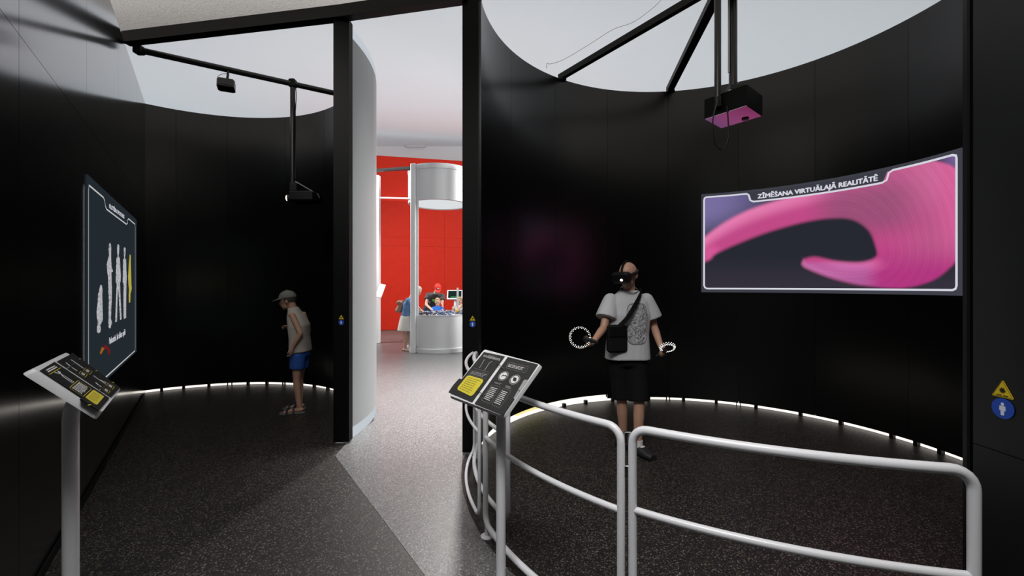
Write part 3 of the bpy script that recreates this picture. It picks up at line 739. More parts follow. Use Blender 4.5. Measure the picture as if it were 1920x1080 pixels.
# ------------------------------------------------------------------ warning signs
def sign(P, X, N, s, where):
    X = Vector(X).normalized(); N = Vector(N).normalized(); Z = Vector((0, 0, 1)); P = Vector(P)
    def pt(x, z, o=0): return P+X*x*s+Z*z*s+N*o
    t = thing('warning_sign', 'yellow triangular laser warning sign '+where, 'sign', P, 'laser warning signs')
    def rtri(k, o):
        V = [(-.5*k, -.43*k), (.5*k, -.43*k), (0, .45*k)]; out = []
        for i in range(3):
            a, b, c = V[i-1], V[i], V[(i+1) % 3]
            for j in range(4):
                q = j/3; m = .1; p0 = (b[0]+(a[0]-b[0])*m, b[1]+(a[1]-b[1])*m); p1 = (b[0]+(c[0]-b[0])*m, b[1]+(c[1]-b[1])*m)
                out.append(pt(p0[0]*(1-q)**2+b[0]*2*q*(1-q)+p1[0]*q*q, p0[1]*(1-q)**2+b[1]*2*q*(1-q)+p1[1]*q*q, o))
        return out
    MB().poly(rtri(1, .0005), N, .002).build('plate', M['sign_y'], t)
    ribbon(rtri(.9, .003), .022*s, lambda p: N, 'border', M['black_ink'], t, True)
    b = MB(); pts = []
    for k in range(24):
        a = 2*pi*k/24; r = .2 if k % 2 else .1
        pts.append(pt(r*cos(a)*.85, -.08+r*sin(a)*.85, .0027))
    b.poly(pts, N, .0006).build('sunburst', M['black_ink'], t)
    b = MB()
    for x0, x1 in ((-.26, -.03), (.05, .26)): b.poly([pt(x0, -.34, .0027), pt(x1, -.34, .0027), pt(x1, -.3, .0027), pt(x0, -.3, .0027)], N, .0006)
    b.build('small_print', M['black_ink'], t)
    c = P-Z*s*.98
    t = thing('person_sign', 'round blue sign with a white person '+where, 'sign', c, 'round person signs')
    def pc(x, z, o=0): return c+X*x*s+Z*z*s+N*o
    MB().poly([pc(.5*cos(2*pi*k/28), .5*sin(2*pi*k/28), .0005) for k in range(28)], N, .002).build('plate', M['sign_b'], t)
    b = MB().poly([pc(x, z, .0027) for x, z in ((-.13, .13), (.13, .13), (.14, -.1), (.08, -.1), (.07, -.33), (-.07, -.33), (-.08, -.1), (-.14, -.1))], N, .0006)
    b.poly([pc(.075*cos(2*pi*k/14), .22+.075*sin(2*pi*k/14), .0027) for k in range(14)], N, .0006)
    b.build('person_symbol', M['sign_w'], t)
p = px(640, 594.5, 4.44); sign((p.x, 4.439, p.z), (1, 0, 0), (0, -1, 0), .055, 'on the left black post beside the white wall')
p = px(886, 596.5, 4.16); sign((p.x, 4.159, p.z), (1, 0, 0), (0, -1, 0), .058, 'on the centre black post')
Ys = 1.749/((1881-960)/F); sign((1.749, Ys, ZC+(Y0-729)/F*Ys), (0, -1, 0), (-1, 0, 0), .072, 'on the side wall at the right edge')

# ------------------------------------------------------------------ far room
w = sempty('wall_red')
for i in range(5):
    for z0, z1 in ((.02, 3.0), (3.004, 3.32), (3.324, 6.18)):
        a, b = Vector((-7.0+i*2.27, 14.99+i*.533, 0)), Vector((-7.0+(i+1)*2.27-.004, 14.99+(i+1)*.533, 0)); n = Vector((-.2286, .9735, 0))
        MB().add([v+n*tt+Vector((0, 0, z)) for v in (a, b) for tt in (0, .08) for z in (z0, z1)], [(0, 1, 3, 2), (4, 6, 7, 5), (0, 4, 5, 1), (2, 3, 7, 6), (0, 2, 6, 4), (1, 5, 7, 3)]).build('panel', M['red'], w)
tag(MB().cbox((-3.72, 17.0, 6.97), (.72, .14, .1), .02).build('ceiling_unit', M['pale_plastic']), 'small flat grey unit high on the far white wall', 'fixture')
# play table: round counter, drum lamp, pillars
TC = (-1.82, 11.07)
t = thing('play_table', 'round white play table between white pillars in the far room', 'table', (*TC, 0))
MB().lathe((*TC, 0), [(0, .003), (.80, .003), (.80, .10), (.765, .115), (.765, .87), (.775, .875), (.775, .895), (.74, .895), (.74, .875), (0, .875)], 56).build('counter', M['white'], t, True)
for X, Y in ((-2.33, 10.40), (-1.02, 10.36)):
    c = MB(); c.cbox((X, Y, 2.235), (.12, .12, 4.47), .012); c.build('pillar', M['white_lit'], t)
    MB().cbox((X+.085, Y+.045, 2.3), (.05, .05, 4.3), .006).build('pillar_strip', M['white'], t)
t = thing('drum_lamp', 'large white drum lamp above the round play table', 'lamp', (*TC, 3.62))
MB().lathe((*TC, 3.62), [(.70, 0), (.77, 0), (.77, .73), (.785, .735), (.785, .85), (.70, .85), (.70, 0)], 56).build('shade', M['white'], t, True)
MB().lathe((*TC, 3.64), [(0, 0), (.70, 0), (.70, .01), (0, .01)], 56).build('diffuser', glow('lamp_light', (.95, .98, 1, 1), .75), t, True)
# bricks on the table
rnd = random.Random(7); cols = [mat('brick_'+n, c, .4) for n, c in (('white', (.7, .7, .7)), ('grey', (.2, .21, .23)), ('black', (.03, .03, .035)), ('blue', (.05, .15, .4)))]
for m in cols:
    b = MB()
    for k in range(110):
        a, r = rnd.uniform(0, 2*pi), .7*sqrt(rnd.random())
        b.box((TC[0]+r*cos(a), TC[1]+r*sin(a), .886+rnd.random()*.05), (rnd.uniform(.02, .06), .03, .022), Matrix.Rotation(rnd.uniform(0, 3), 3, 'Z'))
    tag(b.build('toy_bricks', m), 'loose %s toy bricks heaped on the round play table' % m.name.split('_')[1], 'toy bricks', None, 'stuff')
# left frame of the next play station
t = thing('white_frame', 'tall white pillar with a tilted board, at the edge of the curved white wall', 'frame', (-3.70, 12.2, 0))
MB().cbox((-3.735, 12.2, 2.32), (.15, .15, 4.64), .012).build('pillar', M['white_lit'], t)
f_, n_ = None, None
MB().cbox((-3.60, 12.05, 1.45), (.17, .03, .40), .006, Matrix.Rotation(R_(-25), 3, 'X') @ Matrix.Rotation(R_(12), 3, 'Y')).build('board', M['white_lit'], t)
t = thing('cross_beam', 'black cross beam between white pillars in front of the red wall', 'beam', (-3.7, 12.1, 4.8))
MB().tube([(-3.95, 12.25, 4.79), (-2.33, 10.42, 4.38)], .045, 8).build('beam', M['black_metal'], t)
t = thing('cross_rail', 'thin white cross rail between pillars before the red wall', 'rail', (-3.6, 12.2, 4.0))
MB().tube([(-3.66, 12.2, 4.03), (-2.36, 10.45, 3.66)], .02, 8).build('rail', M['white_lit'], t)
# tablet terminal
p = px(853, 553, 13.4)
t = thing('touch_terminal', 'white touch screen terminal before the red wall', 'terminal', (p.x, 13.4, 0))
rx = Matrix.Rotation(R_(-18), 3, 'X')
MB().cbox((p.x, 13.4, p.z), (.48, .05, .30), .01, rx).build('housing', M['white_lit'], t)
MB().box(Vector((p.x, 13.4, p.z))+rx @ Vector((0, -.028, .01)), (.40, .004, .22), rx).build('display', glow('display_dark', (.012, .03, .025, 1), 1), t)
MB().box(Vector((p.x-.03, 13.4, p.z))+rx @ Vector((0, -.032, -.07)), (.18, .003, .03), rx).build('green_button', glow('display_green', rgb(50, 150, 90), 1), t)
MB().cbox((p.x, 13.42, (p.z-.1)/2), (.07, .07, p.z-.1), .01).build('post', M['white_lit'], t)
MB().cbox((p.x, 13.42, .012), (.4, .4, .018), .005).build('base', M['white_lit'], t)
p = px(858, 560, 11.6)
tag(MB().cbox((p.x, 11.6, 1.21), (.05, .02, .65), .003).build('measuring_rod', M['pale_plastic']), 'pale upright measuring rod standing on the play table', 'rod')

# ------------------------------------------------------------------ people
def voxel(mb, name, m, vox, it=3):
    me = mb.mesh('tmp', m); o = bpy.data.objects.new('tmp', me); COL.objects.link(o)
    r = o.modifiers.new('r', 'REMESH'); r.mode = 'VOXEL'; r.voxel_size = vox
    s = o.modifiers.new('s', 'SMOOTH'); s.factor = .5; s.iterations = it
    bpy.context.view_layer.update(); dg = bpy.context.evaluated_depsgraph_get()
    out = bpy.data.meshes.new_from_object(o.evaluated_get(dg)); out.name = name
    bpy.data.objects.remove(o); out.materials.clear(); out.materials.append(m)
    for p in out.polygons: p.use_smooth = True
    return out
def limb(mb, P, r, n=12):
    P = [Vector(p) for p in P]
    for i, p in enumerate(P): mb.ell(p, (r[i],)*3, None, 12, 8)
    for i in range(len(P)-1): mb.tube([P[i], P[i+1]], [r[i], r[i+1]], n)
def frame(fwd, up=(0, 0, 1)):
    f = Vector(fwd).normalized(); u = Vector(up); u = (u-f*u.dot(f)).normalized(); r = f.cross(u).normalized(); return r, f, u
def hand(mb, wr, d, palm, k, curl=.6, side=1):   # d: finger direction, palm: palm normal
    d = Vector(d).normalized(); n = Vector(palm); n = (n-d*n.dot(d)).normalized(); s = d.cross(n)*side; wr = Vector(wr)
    mb.ell(wr+d*.048*k, (.04*k, .016*k, .052*k), (s, n, d))
    for i, (o, L) in enumerate(((-.03, .062), (-.011, .072), (.009, .068), (.028, .054))):
        p = wr+d*.085*k+s*o*k; a = 0; pts = [p-d*.02*k, p]
        for q in (.45, .32, .23):
            a += curl*(1.0 if q == .45 else 1.2)
            p = p+(d*cos(a)+n*sin(a))*L*q*1.15*k; pts.append(p)
        limb(mb, pts, [.0095*k, .0095*k, .009*k, .008*k, .007*k], 8)
    b = wr+d*.03*k-s*.032*k
    limb(mb, [b, b-s*.026*k+d*.022*k+n*.012*k, b-s*.024*k+d*.05*k+n*.028*k], [.012*k, .0105*k, .008*k], 8)
def head_parts(mb, c, fr, k):
    r, f, u = fr; c = Vector(c)
    mb.ell(c+u*.012*k, (.076*k, .095*k, .10*k), fr, 18, 12)
    mb.ell(c+f*.028*k-u*.06*k, (.056*k, .06*k, .058*k), fr)
    mb.ell(c+f*.05*k-u*.098*k, (.03*k, .03*k, .022*k), fr)
    mb.ell(c+f*.092*k-u*.022*k, (.0125*k, .02*k, .026*k), fr)
    mb.ell(c+f*.102*k-u*.036*k, (.016*k, .016*k, .011*k), fr)
    mb.ell(c+f*.079*k-u*.064*k, (.024*k, .018*k, .012*k), fr)
    for s in (-1, 1): mb.ell(c+r*s*.077*k-f*.008*k-u*.012*k, (.011*k, .02*k, .032*k), fr)
def face(c, fr, k, parent):
    r, f, u = fr; c = Vector(c)
    for s in (-1, 1): MB().ell(c+f*.083*k+r*s*.031*k+u*.006*k, (.012*k, .009*k, .007*k), fr, 10, 6).build('eye', M['eye'], parent, True)
    MB().ell(c+f*.096*k-u*.066*k, (.022*k, .005*k, .005*k), fr, 10, 6).build('mouth', M['lip'], parent, True)
def hair_cap(c, fr, k, cond, m, parent, grow=1.1, jitter=.02):
    r, f, u = fr; c = Vector(c)+u*.012*k; mb = MB(); rn = random.Random(3)
    mb.ell((0, 0, 0), (1, 1, 1), None, 28, 20)
    out = []
    for v in mb.v:
        sc = grow+rn.uniform(-jitter, jitter) if cond(v.x, v.y, v.z) else .86
        out.append(c+r*v.x*.076*k*sc+f*v.y*.095*k*sc+u*v.z*.10*k*sc)
    mb.v = out; return mb.build('hair', m, parent, True)
def person(label, base, J, hd, hdir, hs=1, vox=.009, skin='skin', group=None, hands=None, legr=1, body=1, lean=None, hk=1, curl=.6):
    """J: joints in world metres: pelvis, chest, neck, shL, shR, elL, elR, wrL, wrR, hipL.., knL.., anL.., toeL.."""
    t = thing('person', label, 'person', base, group)
    mb = MB(); V = {k: Vector(v) for k, v in J.items()}
    rgt = (V['shR']-V['shL']).normalized(); up = (V['neck']-V['pelvis']).normalized(); fw = up.cross(rgt)
    hr = (V['hipR']-V['hipL']).normalized(); hf = Vector((0, 0, 1)).cross(hr)
    b = body; sw = (V['shR']-V['shL']).length/2
    mb.loft([(V['pelvis']-up*.1*b, hr, hf, .10*b, .08*b), (V['pelvis'], hr, hf, .165*b, .11*b), (V['pelvis'].lerp(V['chest'], .45), rgt, fw, .145*b, .095*b),
             (V['chest'], rgt, fw, .165*b, .11*b), (V['chest'].lerp(V['neck'], .65), rgt, fw, sw*.88, .085*b), (V['neck'], rgt, fw, .06*b, .06*b)])
    hc = Vector(hd); limb(mb, [V['neck']-up*.04*b, V['neck'].lerp(hc, .55)-Vector(hdir).normalized()*.01], [.062*b, .052*hs])
    fr = frame(hdir); head_parts(mb, hc, fr, hs)
    for s in 'LR':
        sh, el, wr = V['sh'+s], V['el'+s], V['wr'+s]
        limb(mb, [sh, sh.lerp(el, .45), el, el.lerp(wr, .3), wr], [.046*b, .045*b, .037*b, .038*b, .026*b])
        d = (hands or {}).get(s, ((wr-el), (0, 0, -1)))
        hand(mb, wr, d[0], d[1], hk, curl, -1 if s == 'R' else 1)
        hp, kn, an, to = V['hip'+s], V['kn'+s], V['an'+s], V['toe'+s]
        limb(mb, [hp, hp.lerp(kn, .5), kn, kn.lerp(an, .3), an], [.088*b*legr, .072*b*legr, .05*b, .052*b, .034*b])
        limb(mb, [Vector((an.x, an.y, .035))-(to-an)*.18, Vector((an.x, an.y, .045)), Vector((to.x, to.y, .022))], [.03*b, .036*b, .024*b])
    link('body', voxel(mb, 'body', M[skin], vox), t)
    face(hc, fr, hs, t)
    return t, V, (rgt, fw, up, hr, hf), fr
def garment(mb, name, m, parent, vox=.012, it=3): return link(name, voxel(mb, name, m, vox, it), parent)
def torso_cloth(mb, V, ax, b, hem, sw, waist=1, loose=.03, sleeve=.5, cuff=.075, neck=.085):
    rgt, fw, up, hr, hf = ax; P = V['pelvis']; C = V['chest']; Nk = V['neck']
    mb.loft([(P+up*hem, hr.lerp(rgt, .5), hf.lerp(fw, .5), .172*b*waist+loose, .115*b+loose), (P.lerp(C, .5), rgt, fw, .158*b+loose, .105*b+loose*.9), (C, rgt, fw, .172*b+loose, .12*b+loose*.7),
             (C.lerp(Nk, .55), rgt, fw, sw*1.04, .1*b+.012), (C.lerp(Nk, .8), rgt, fw, sw*.8, .085*b), (Nk+up*.012, rgt, fw, neck*b, .075*b)], 24)
    for s in 'LR':
        sh, el = V['sh'+s], V['el'+s]
        if sleeve: q = sh+(rgt*(-.006 if s == 'R' else .006)-up*.012)*b; mb.tube([q-(el-sh)*.1, q, q.lerp(el, sleeve*.6), q.lerp(el, sleeve)], [.05*b, .07*b, cuff*b*.95, cuff*b*1.05], 16); mb.ell(q, (.069*b,)*3)
def shorts_cloth(mb, V, ax, b, length=.9, wide=.1, top=.1):
    rgt, fw, up, hr, hf = ax
    mb.loft([(V['pelvis']-up*.1*b, hr, hf, .15*b, .115*b), (V['pelvis'], hr, hf, .182*b, .13*b), (V['pelvis']+up*top, hr, hf, .165*b, .12*b)])
    for s in 'LR':
        hp, kn = V['hip'+s], V['kn'+s]; mb.tube([hp+(hp-kn)*.1, hp, hp.lerp(kn, length*.5), hp.lerp(kn, length)], [.08*b, .105*b, wide*1.02*b, wide*b], 16)
def shoe(mb, an, to, k=1, h=.075):
    an = Vector(an); to = Vector(to); d = Vector((to.x-an.x, to.y-an.y, 0)).normalized(); s = Vector((-d.y, d.x, 0)); a = Vector((an.x, an.y, 0))-d*.07*k
    L = (Vector((to.x, to.y, 0))-Vector((an.x, an.y, 0))).length+.11*k
    mb.loft([(a+Vector((0, 0, h*.55)), s, Vector((0, 0, 1)), .03*k, h*.45), (a+d*.05*k+Vector((0, 0, h*.62)), s, Vector((0, 0, 1)), .042*k, h*.6), (a+d*L*.45+Vector((0, 0, h*.5)), s, Vector((0, 0, 1)), .045*k, h*.48),
             (a+d*L*.75+Vector((0, 0, h*.38)), s, Vector((0, 0, 1)), .05*k, h*.36), (a+d*L*.96+Vector((0, 0, h*.32)), s, Vector((0, 0, 1)), .036*k, h*.28)])

# --- man with the headset
J = dict(pelvis=(1.12, 4.27, .93), chest=(1.13, 4.28, 1.32), neck=(1.135, 4.28, 1.54), shL=(1.315, 4.29, 1.465), shR=(.945, 4.25, 1.465),
         elL=(1.39, 4.30, 1.19), elR=(.868, 4.16, 1.20), wrL=(1.395, 4.12, 1.02), wrR=(.735, 3.98, 1.09),
         hipL=(1.20, 4.26, .88), hipR=(1.04, 4.28, .88), knL=(1.205, 4.17, .47), knR=(1.065, 4.27, .47), anL=(1.19, 4.16, .09), anR=(1.10, 4.34, .09),
         toeL=(1.27, 4.03, .02), toeR=(1.245, 4.24, .02))
hc = Vector((1.115, 4.22, 1.705)); hdir = (-.72, -.66, -.22)
t, V, ax, fr = person('bald man in a headset and white printed shirt, inside the right booth', (1.12, 4.26, 0), J, hc, hdir, 1.06, .0075,
                      hands={'L': ((.1, -.75, -.45), (-.8, -.2, .1)), 'R': ((-.75, -.6, -.1), (.4, -.5, .5))}, curl=1.0)

shirt = mat('printed_white_cotton', (.44, .45, .47), .85, bump=.15, bscale=60); nt = shirt.node_tree; bs = nt.nodes['Principled BSDF']
tc = nt.nodes.new('ShaderNodeTexCoord'); sx = nt.nodes.new('ShaderNodeSeparateXYZ'); nt.links.new(tc.outputs['Object'], sx.inputs[0])
def mth(op, a, b=None, c=None):
    n = nt.nodes.new('ShaderNodeMath'); n.operation = op
    for i, v in enumerate((a, b, c)):
        if v is None: continue
        if isinstance(v, (int, float)): n.inputs[i].default_value = v
        else: nt.links.new(v, n.inputs[i])
    return n.outputs[0]
dx = mth('DIVIDE', mth('ABSOLUTE', mth('SUBTRACT', sx.outputs[0], .06)), .105); dz = mth('DIVIDE', mth('ABSOLUTE', mth('SUBTRACT', sx.outputs[2], 1.235)), .195)
rad = mth('POWER', mth('ADD', mth('POWER', dx, 4), mth('POWER', dz, 4)), .25)
inside = mth('MULTIPLY', mth('LESS_THAN', rad, 1), mth('LESS_THAN', sx.outputs[1], -.02))
nz = nt.nodes.new('ShaderNodeTexNoise'); nz.inputs['Scale'].default_value = 17; nz.inputs['Detail'].default_value = 6; nz.inputs['Distortion'].default_value = 1.6
nt.links.new(tc.outputs['Object'], nz.inputs['Vector'])
ln = mth('LESS_THAN', mth('ABSOLUTE', mth('SUBTRACT', nz.outputs[0], .5)), .032)
bl = mth('LESS_THAN', nz.outputs[0], .40)
rim_ = mth('MULTIPLY', mth('GREATER_THAN', rad, .965), 1)
ink = mth('MULTIPLY', inside, mth('MINIMUM', 1, mth('ADD', rim_, mth('ADD', mth('MULTIPLY', ln, .8), mth('MULTIPLY', bl, .85)))))
mx = nt.nodes.new('ShaderNodeMix'); mx.data_type = 'RGBA'; nt.links.new(ink, mx.inputs[0]); mx.inputs[6].default_value = (.44, .45, .47, 1); mx.inputs[7].default_value = (.05, .05, .055, 1)
nt.links.new(mx.outputs[2], bs.inputs['Base Color'])
M['dark_cloth'] = mat('black_cotton', (.004, .004, .0045), .9, spec=.2)
mb = MB(); torso_cloth(mb, V, ax, 1.05, -.04, .19, 1.02, .035, .66, .094)
garment(mb, 'shirt', shirt, t, .009)
mb = MB(); shorts_cloth(mb, V, ax, 1.03, .93, .09)
garment(mb, 'shorts', M['dark_cloth'], t, .011)
M['sock'] = mat('white_sock', (.55, .55, .56), .9); M['shoe'] = mat('black_shoe', (.014, .014, .016), .5)
for s in 'LR':
    an, to = V['an'+s], V['toe'+s]
    MB().tube([an+Vector((0, 0, .05)), an+Vector((0, 0, -.03))], [.045, .05], 14).build('sock', M['sock'], t, True)
    mb = MB(); shoe(mb, an, to, 1.08, .09); o = mb.build('shoe', M['shoe'], t, True)
    d = (Vector((to.x, to.y, 0))-Vector((an.x, an.y, 0))).normalized(); q = Vector((an.x, an.y, .07))+d*.06
    MB().ell(q+Vector((0, 0, .02)), (.03, .012, .01), (Vector((-d.y, d.x, 0)), d, Vector((0, 0, 1)))).build('tongue', M['sock'], o, True)
nk = [V['neck']+Vector((.085*cos(a), -.015+.085*sin(a), .02+.03*sin(a))) for a in [2*pi*k/20 for k in range(20)]]
MB().tube(nk, .0035, 8, closed=True).build('neck_chain', mat('silver_chain', (.75, .7, .6), .25, 1), t, True)
# headset on his head
r_, f_, u_ = fr
h = thing('vr_headset', 'black headset worn by the man in the white printed shirt', 'headset', hc)
def HM(v): return hc+r_*v[0]+f_*v[1]+u_*v[2]
rot = Matrix((r_, f_, u_)).transposed()
MB().cbox(HM((0, .125, -.005)), (.185, .085, .105), .02, rot).build('visor', M['black_metal'], h)
MB().cbox(HM((0, .085, -.005)), (.155, .05, .09), .015, rot).build('face_pad', M['dark_cloth'], h)
MB().tube([HM((.092*cos(a), .02+.108*sin(a), .02-.012*sin(a))) for a in [2*pi*k/24 for k in range(24)]], .0135, 10, closed=True).build('head_band', M['pole'], h, True)
MB().tube([HM((0, .108*cos(a), .012+.115*sin(a))) for a in [pi*k/14 for k in range(15)]], .010, 8).build('top_strap', M['dark_cloth'], h, True)
MB().cbox(HM((.0, -.10, .01)), (.08, .04, .055), .012, rot).build('rear_dial', M['pole'], h)
MB().cbox(HM((.098, .02, -.04)), (.02, .05, .06), .008, rot).build('earphone', M['pole'], h)
led = glow('led_dot', (1, .95, .92, 1), 2.2)
lm = MB().ell(HM((-.03, .169, -.02)), (.016, .004, .012), fr, 10, 6)
lm.build('indicator_light', led, h, True)
# controllers with a ring of light dots
def controller(c, axis, nrm, R, label):
    a = Vector(axis).normalized(); n = Vector(nrm); n = (n-a*n.dot(a)).normalized(); b = a.cross(n); c = Vector(c)
    t = thing('vr_controller', label, 'controller', c, 'light ring controllers')
    MB().tube([c-a*.07, c-a*.02, c+a*.03, c+a*.06], [.014, .019, .019, .022], 14).build('handle', M['pole'], t, True)
    rc_ = c+a*.09+n*.01
    p1 = [rc_+(a*cos(q)+b*sin(q))*R for q in [2*pi*k/32 for k in range(32)]]
    MB().tube(p1, .011, 10, closed=True).build('ring', M['black_metal'], t, True)
    for row in (-1, 1):
        for k in range(18):
            q = 2*pi*(k+.25*row)/18; p = rc_+(a*cos(q)+b*sin(q))*(R+.009)+n*.006*row
            MB().ell(p, (.0036,)*3, None, 8, 6).build('light_dot', led, t)
    for row in (-1, 1):
        for k in range(18):
            q = 2*pi*(k+.25*row)/18; p = rc_+(a*cos(q)+b*sin(q))*R+n*(-.0115)+(a*cos(q)+b*sin(q))*.004*row
            MB().ell(p, (.0034,)*3, None, 8, 6).build('light_dot', led, t)
wr, d = V['wrR'], Vector((-.75, -.6, -.1)).normalized()
controller(wr+d*.095+Vector((.028, -.035, .035)), (-.85, .1, .25), (.15, .9, -.3), .085, 'controller with a light ring in his raised hand, beside the white shirt sleeve')
wr, d = V['wrL'], Vector((.1, -.75, -.45)).normalized()
controller(wr+d*.09+Vector((-.03, 0, .005)), (.3, -.6, .5), (0, .75, .6), .058, 'controller with a light ring held low in the hand at right')
# shoulder bag
h = thing('shoulder_bag', 'black shoulder bag with a diagonal strap on the man in white', 'bag', (1.0, 4.13, 1.13))
MB().cbox((.985, 4.13, 1.10), (.19, .085, .26), .02, Matrix.Rotation(R_(10), 3, 'Z')).build('pouch', M['dark_cloth'], h)
MB().cbox((.985, 4.083, 1.17), (.17, .012, .10), .005, Matrix.Rotation(R_(10), 3, 'Z')).build('flap', M['black_metal'], h)
sp_ = smooth_path([(1.0, 4.09, 1.22), (1.07, 4.075, 1.30), (1.15, 4.105, 1.42), (1.225, 4.19, 1.525), (1.245, 4.28, 1.555), (1.22, 4.38, 1.50), (1.10, 4.45, 1.33), (.95, 4.40, 1.2), (.90, 4.25, 1.17), (.92, 4.15, 1.19)], 5)
vs = []; 
for i, p in enumerate(sp_):
    a = sp_[max(i-1, 0)]; b = sp_[min(i+1, len(sp_)-1)]; out_ = (p-Vector((1.1, 4.28, p.z))).normalized(); s = (b-a).normalized().cross(out_).normalized()*.021
    vs += [p-s, p+s, p+s+out_*.006, p-s+out_*.006]
fs = []
for i in range(len(sp_)-1):
    for k in range(4): fs.append((4*i+k, 4*i+(k+1) % 4, 4*i+4+(k+1) % 4, 4*i+4+k))
MB().add(vs, fs).build('strap', M['dark_cloth'], h)

# --- boy in the left booth, profile to the left, leaning forward
YB = 5.6
def B(x, y, dy=0): return px(x, y, YB)+Vector((0, dy, 0))
z0 = lambda v, z: Vector((v.x, v.y, z))
J = dict(pelvis=B(563, 655), chest=B(561, 611), neck=B(550, 578), shL=B(560, 591, -.155), shR=B(558, 591, .155), elL=B(577, 622, -.19), elR=B(566, 622, .19),
         wrL=B(563, 648, -.20), wrR=B(537, 618, .14), hipL=B(564, 664, -.08), hipR=B(563, 664, .08), knL=B(562, 710, -.085), knR=B(556, 711, .085),
         anL=z0(B(567, 757, -.09), .085), anR=z0(B(556, 757, .10), .085), toeL=z0(B(543, 757, -.13), .02), toeR=z0(B(533, 757, .08), .02))
J['shL'], J['shR'] = J['shL'], J['shR']
hc = B(540, 563); hdir = (-1, -.12, -.12)
t, V, ax, fr = person('boy in a cap, pale vest and blue shorts, leaning forward in the dark left booth', (J['pelvis'].x, YB, 0), J, hc, hdir, .98, .0085, body=.82, hk=.88,
                      hands={'R': ((-.9, -.1, .3), (0, -.6, -.6)), 'L': ((-.1, 0, -1), (-1, .2, 0))})
mb = MB(); torso_cloth(mb, V, ax, .82, -.03, .13, 1.0, .028, 0, .07, .075)
garment(mb, 'vest', mat('pale_vest', (.42, .38, .34), .9), t)
mb = MB(); shorts_cloth(mb, V, ax, .84, .55, .105, .04)
garment(mb, 'shorts', mat('blue_cloth', (.012, .075, .33), .8), t)
hair_cap(hc, fr, .98, lambda x, y, z: y < .35 and z > -.35 and y-z < .5, mat('dark_hair', (.04, .028, .02), .7), t)
def cap(hc, fr, k, m, parent, tilt=0, logo=None):
    r, f, u = fr; hc = Vector(hc); c = hc+u*.035*k; mb = MB(); rows = 8; n = 26; vs = []
    for j in range(rows+1):
        a = pi/2*j/rows
        for i in range(n):
            b = 2*pi*i/n; vs.append(c+r*cos(b)*cos(a)*.087*k+f*sin(b)*cos(a)*.106*k+u*sin(a)*.093*k)
    fs = [(j*n+i, j*n+(i+1) % n, (j+1)*n+(i+1) % n, (j+1)*n+i) for j in range(rows) for i in range(n)]
    fs.append(tuple(range(n-1, -1, -1)))
    o = mb.add(vs, fs).build('cap', m, parent, True)
    top = []; m_ = 14
    for s in (.0, 1.0):
        for i in range(m_+1):
            a = R_(20)+R_(140)*i/m_; base = c+r*cos(a)*.088*k+f*sin(a)*.107*k+u*.004
            tip = c+r*cos(a)*.088*k+f*(sin(a)*.107*k+.085*k*sin(pi*i/m_)**.6)-u*.02*k*sin(pi*i/m_)-u*.004
            top.append(base.lerp(tip, s))
    vs = top+[p-u*.005 for p in top]; K = m_+1; fs = []
    for i in range(m_): fs += [(i, i+1, K+i+1, K+i), (2*K+i, 3*K+i, 3*K+i+1, 2*K+i+1), (K+i, K+i+1, 3*K+i+1, 3*K+i), (i, 2*K+i, 2*K+i+1, i+1)]
    fs += [(0, K, 3*K, 2*K), (m_, 2*K+m_, 3*K+m_, K+m_)]
    MB().add(vs, fs).build('brim', m, o, True)
    MB().ell(c+u*.094*k, (.01, .01, .006), fr, 8, 6).build('button', m, o, True)
    if logo: MB().ell(c+f*.095*k+u*.04*k, (.03*k, .012, .018*k), fr, 10, 6).build('emblem', logo, o, True)
cap(hc, fr, 1.0, mat('grey_green_cap', (.16, .17, .16), .8), t)
def sandal(an, to, k, m, sole, parent):
    d = Vector((to.x-an.x, to.y-an.y, 0)).normalized(); s = Vector((-d.y, d.x, 0)); a = Vector((an.x, an.y, 0))-d*.07*k; L = (Vector((to.x, to.y, 0))-Vector((an.x, an.y, 0))).length+.13*k
    pts = [a+d*L*u+s*w*k for u, w in ((0, -.02), (.12, -.036), (.5, -.034), (.8, -.046), (.96, -.03), (1, 0), (.96, .03), (.8, .044), (.5, .034), (.12, .036), (0, .02))]
    o = MB().poly([p+Vector((0, 0, .002)) for p in pts], (0, 0, 1), .018).build('sandal_sole', sole, parent)
    for u, hh in ((.68, .055), (.42, .075)):
        c = a+d*L*u; MB().tube([c+s*.05*k*cos(q)+Vector((0, 0, .012+hh*sin(q))) for q in [pi*i/8 for i in range(9)]], .012, 8).build('strap', m, parent, True)
for s in 'LR': sandal(V['an'+s], V['toe'+s], .95, mat('navy_strap', (.015, .02, .04), .6), mat('grey_sole', (.16, .15, .14), .7), t)

# --- woman with the rucksack at the play table
YW = 10.8
def Bw(x, y, dy=0): return px(x, y, YW)+Vector((0, dy, 0))
J = dict(pelvis=Bw(763, 592), chest=Bw(766, 571), neck=Bw(775, 557), shL=Bw(769, 562, .18), shR=Bw(769, 562, -.18), elL=Bw(779, 576, .2), elR=Bw(777, 577, -.2),
         wrL=Bw(787, 581, .12), wrR=Bw(786, 581, -.08), hipL=Bw(763, 597, .085), hipR=Bw(763, 597, -.085), knL=Bw(766, 627, .07), knR=Bw(761, 627, -.08),
         anL=z0(Bw(767, 650, .07), .08), anR=z0(Bw(761, 650, -.09), .08), toeL=z0(Bw(776, 650, .08), .02), toeR=z0(Bw(771, 650, -.12), .02))
hc = Bw(783, 545.5); hdir = (.85, -.1, -.5)
t, V, ax, fr = person('woman with pale hair, blue denim jacket and white skirt beside the white pillar', (J['pelvis'].x, YW, 0), J, hc, hdir, 1.0, .012, 'skin_pale', body=.95)
mb = MB(); torso_cloth(mb, V, ax, .95, .0, .18, 1.0, .03, .9, .055)
garment(mb, 'denim_jacket', mat('denim', (.12, .24, .45), .8, noise=.5, nscale=14), t, .014)
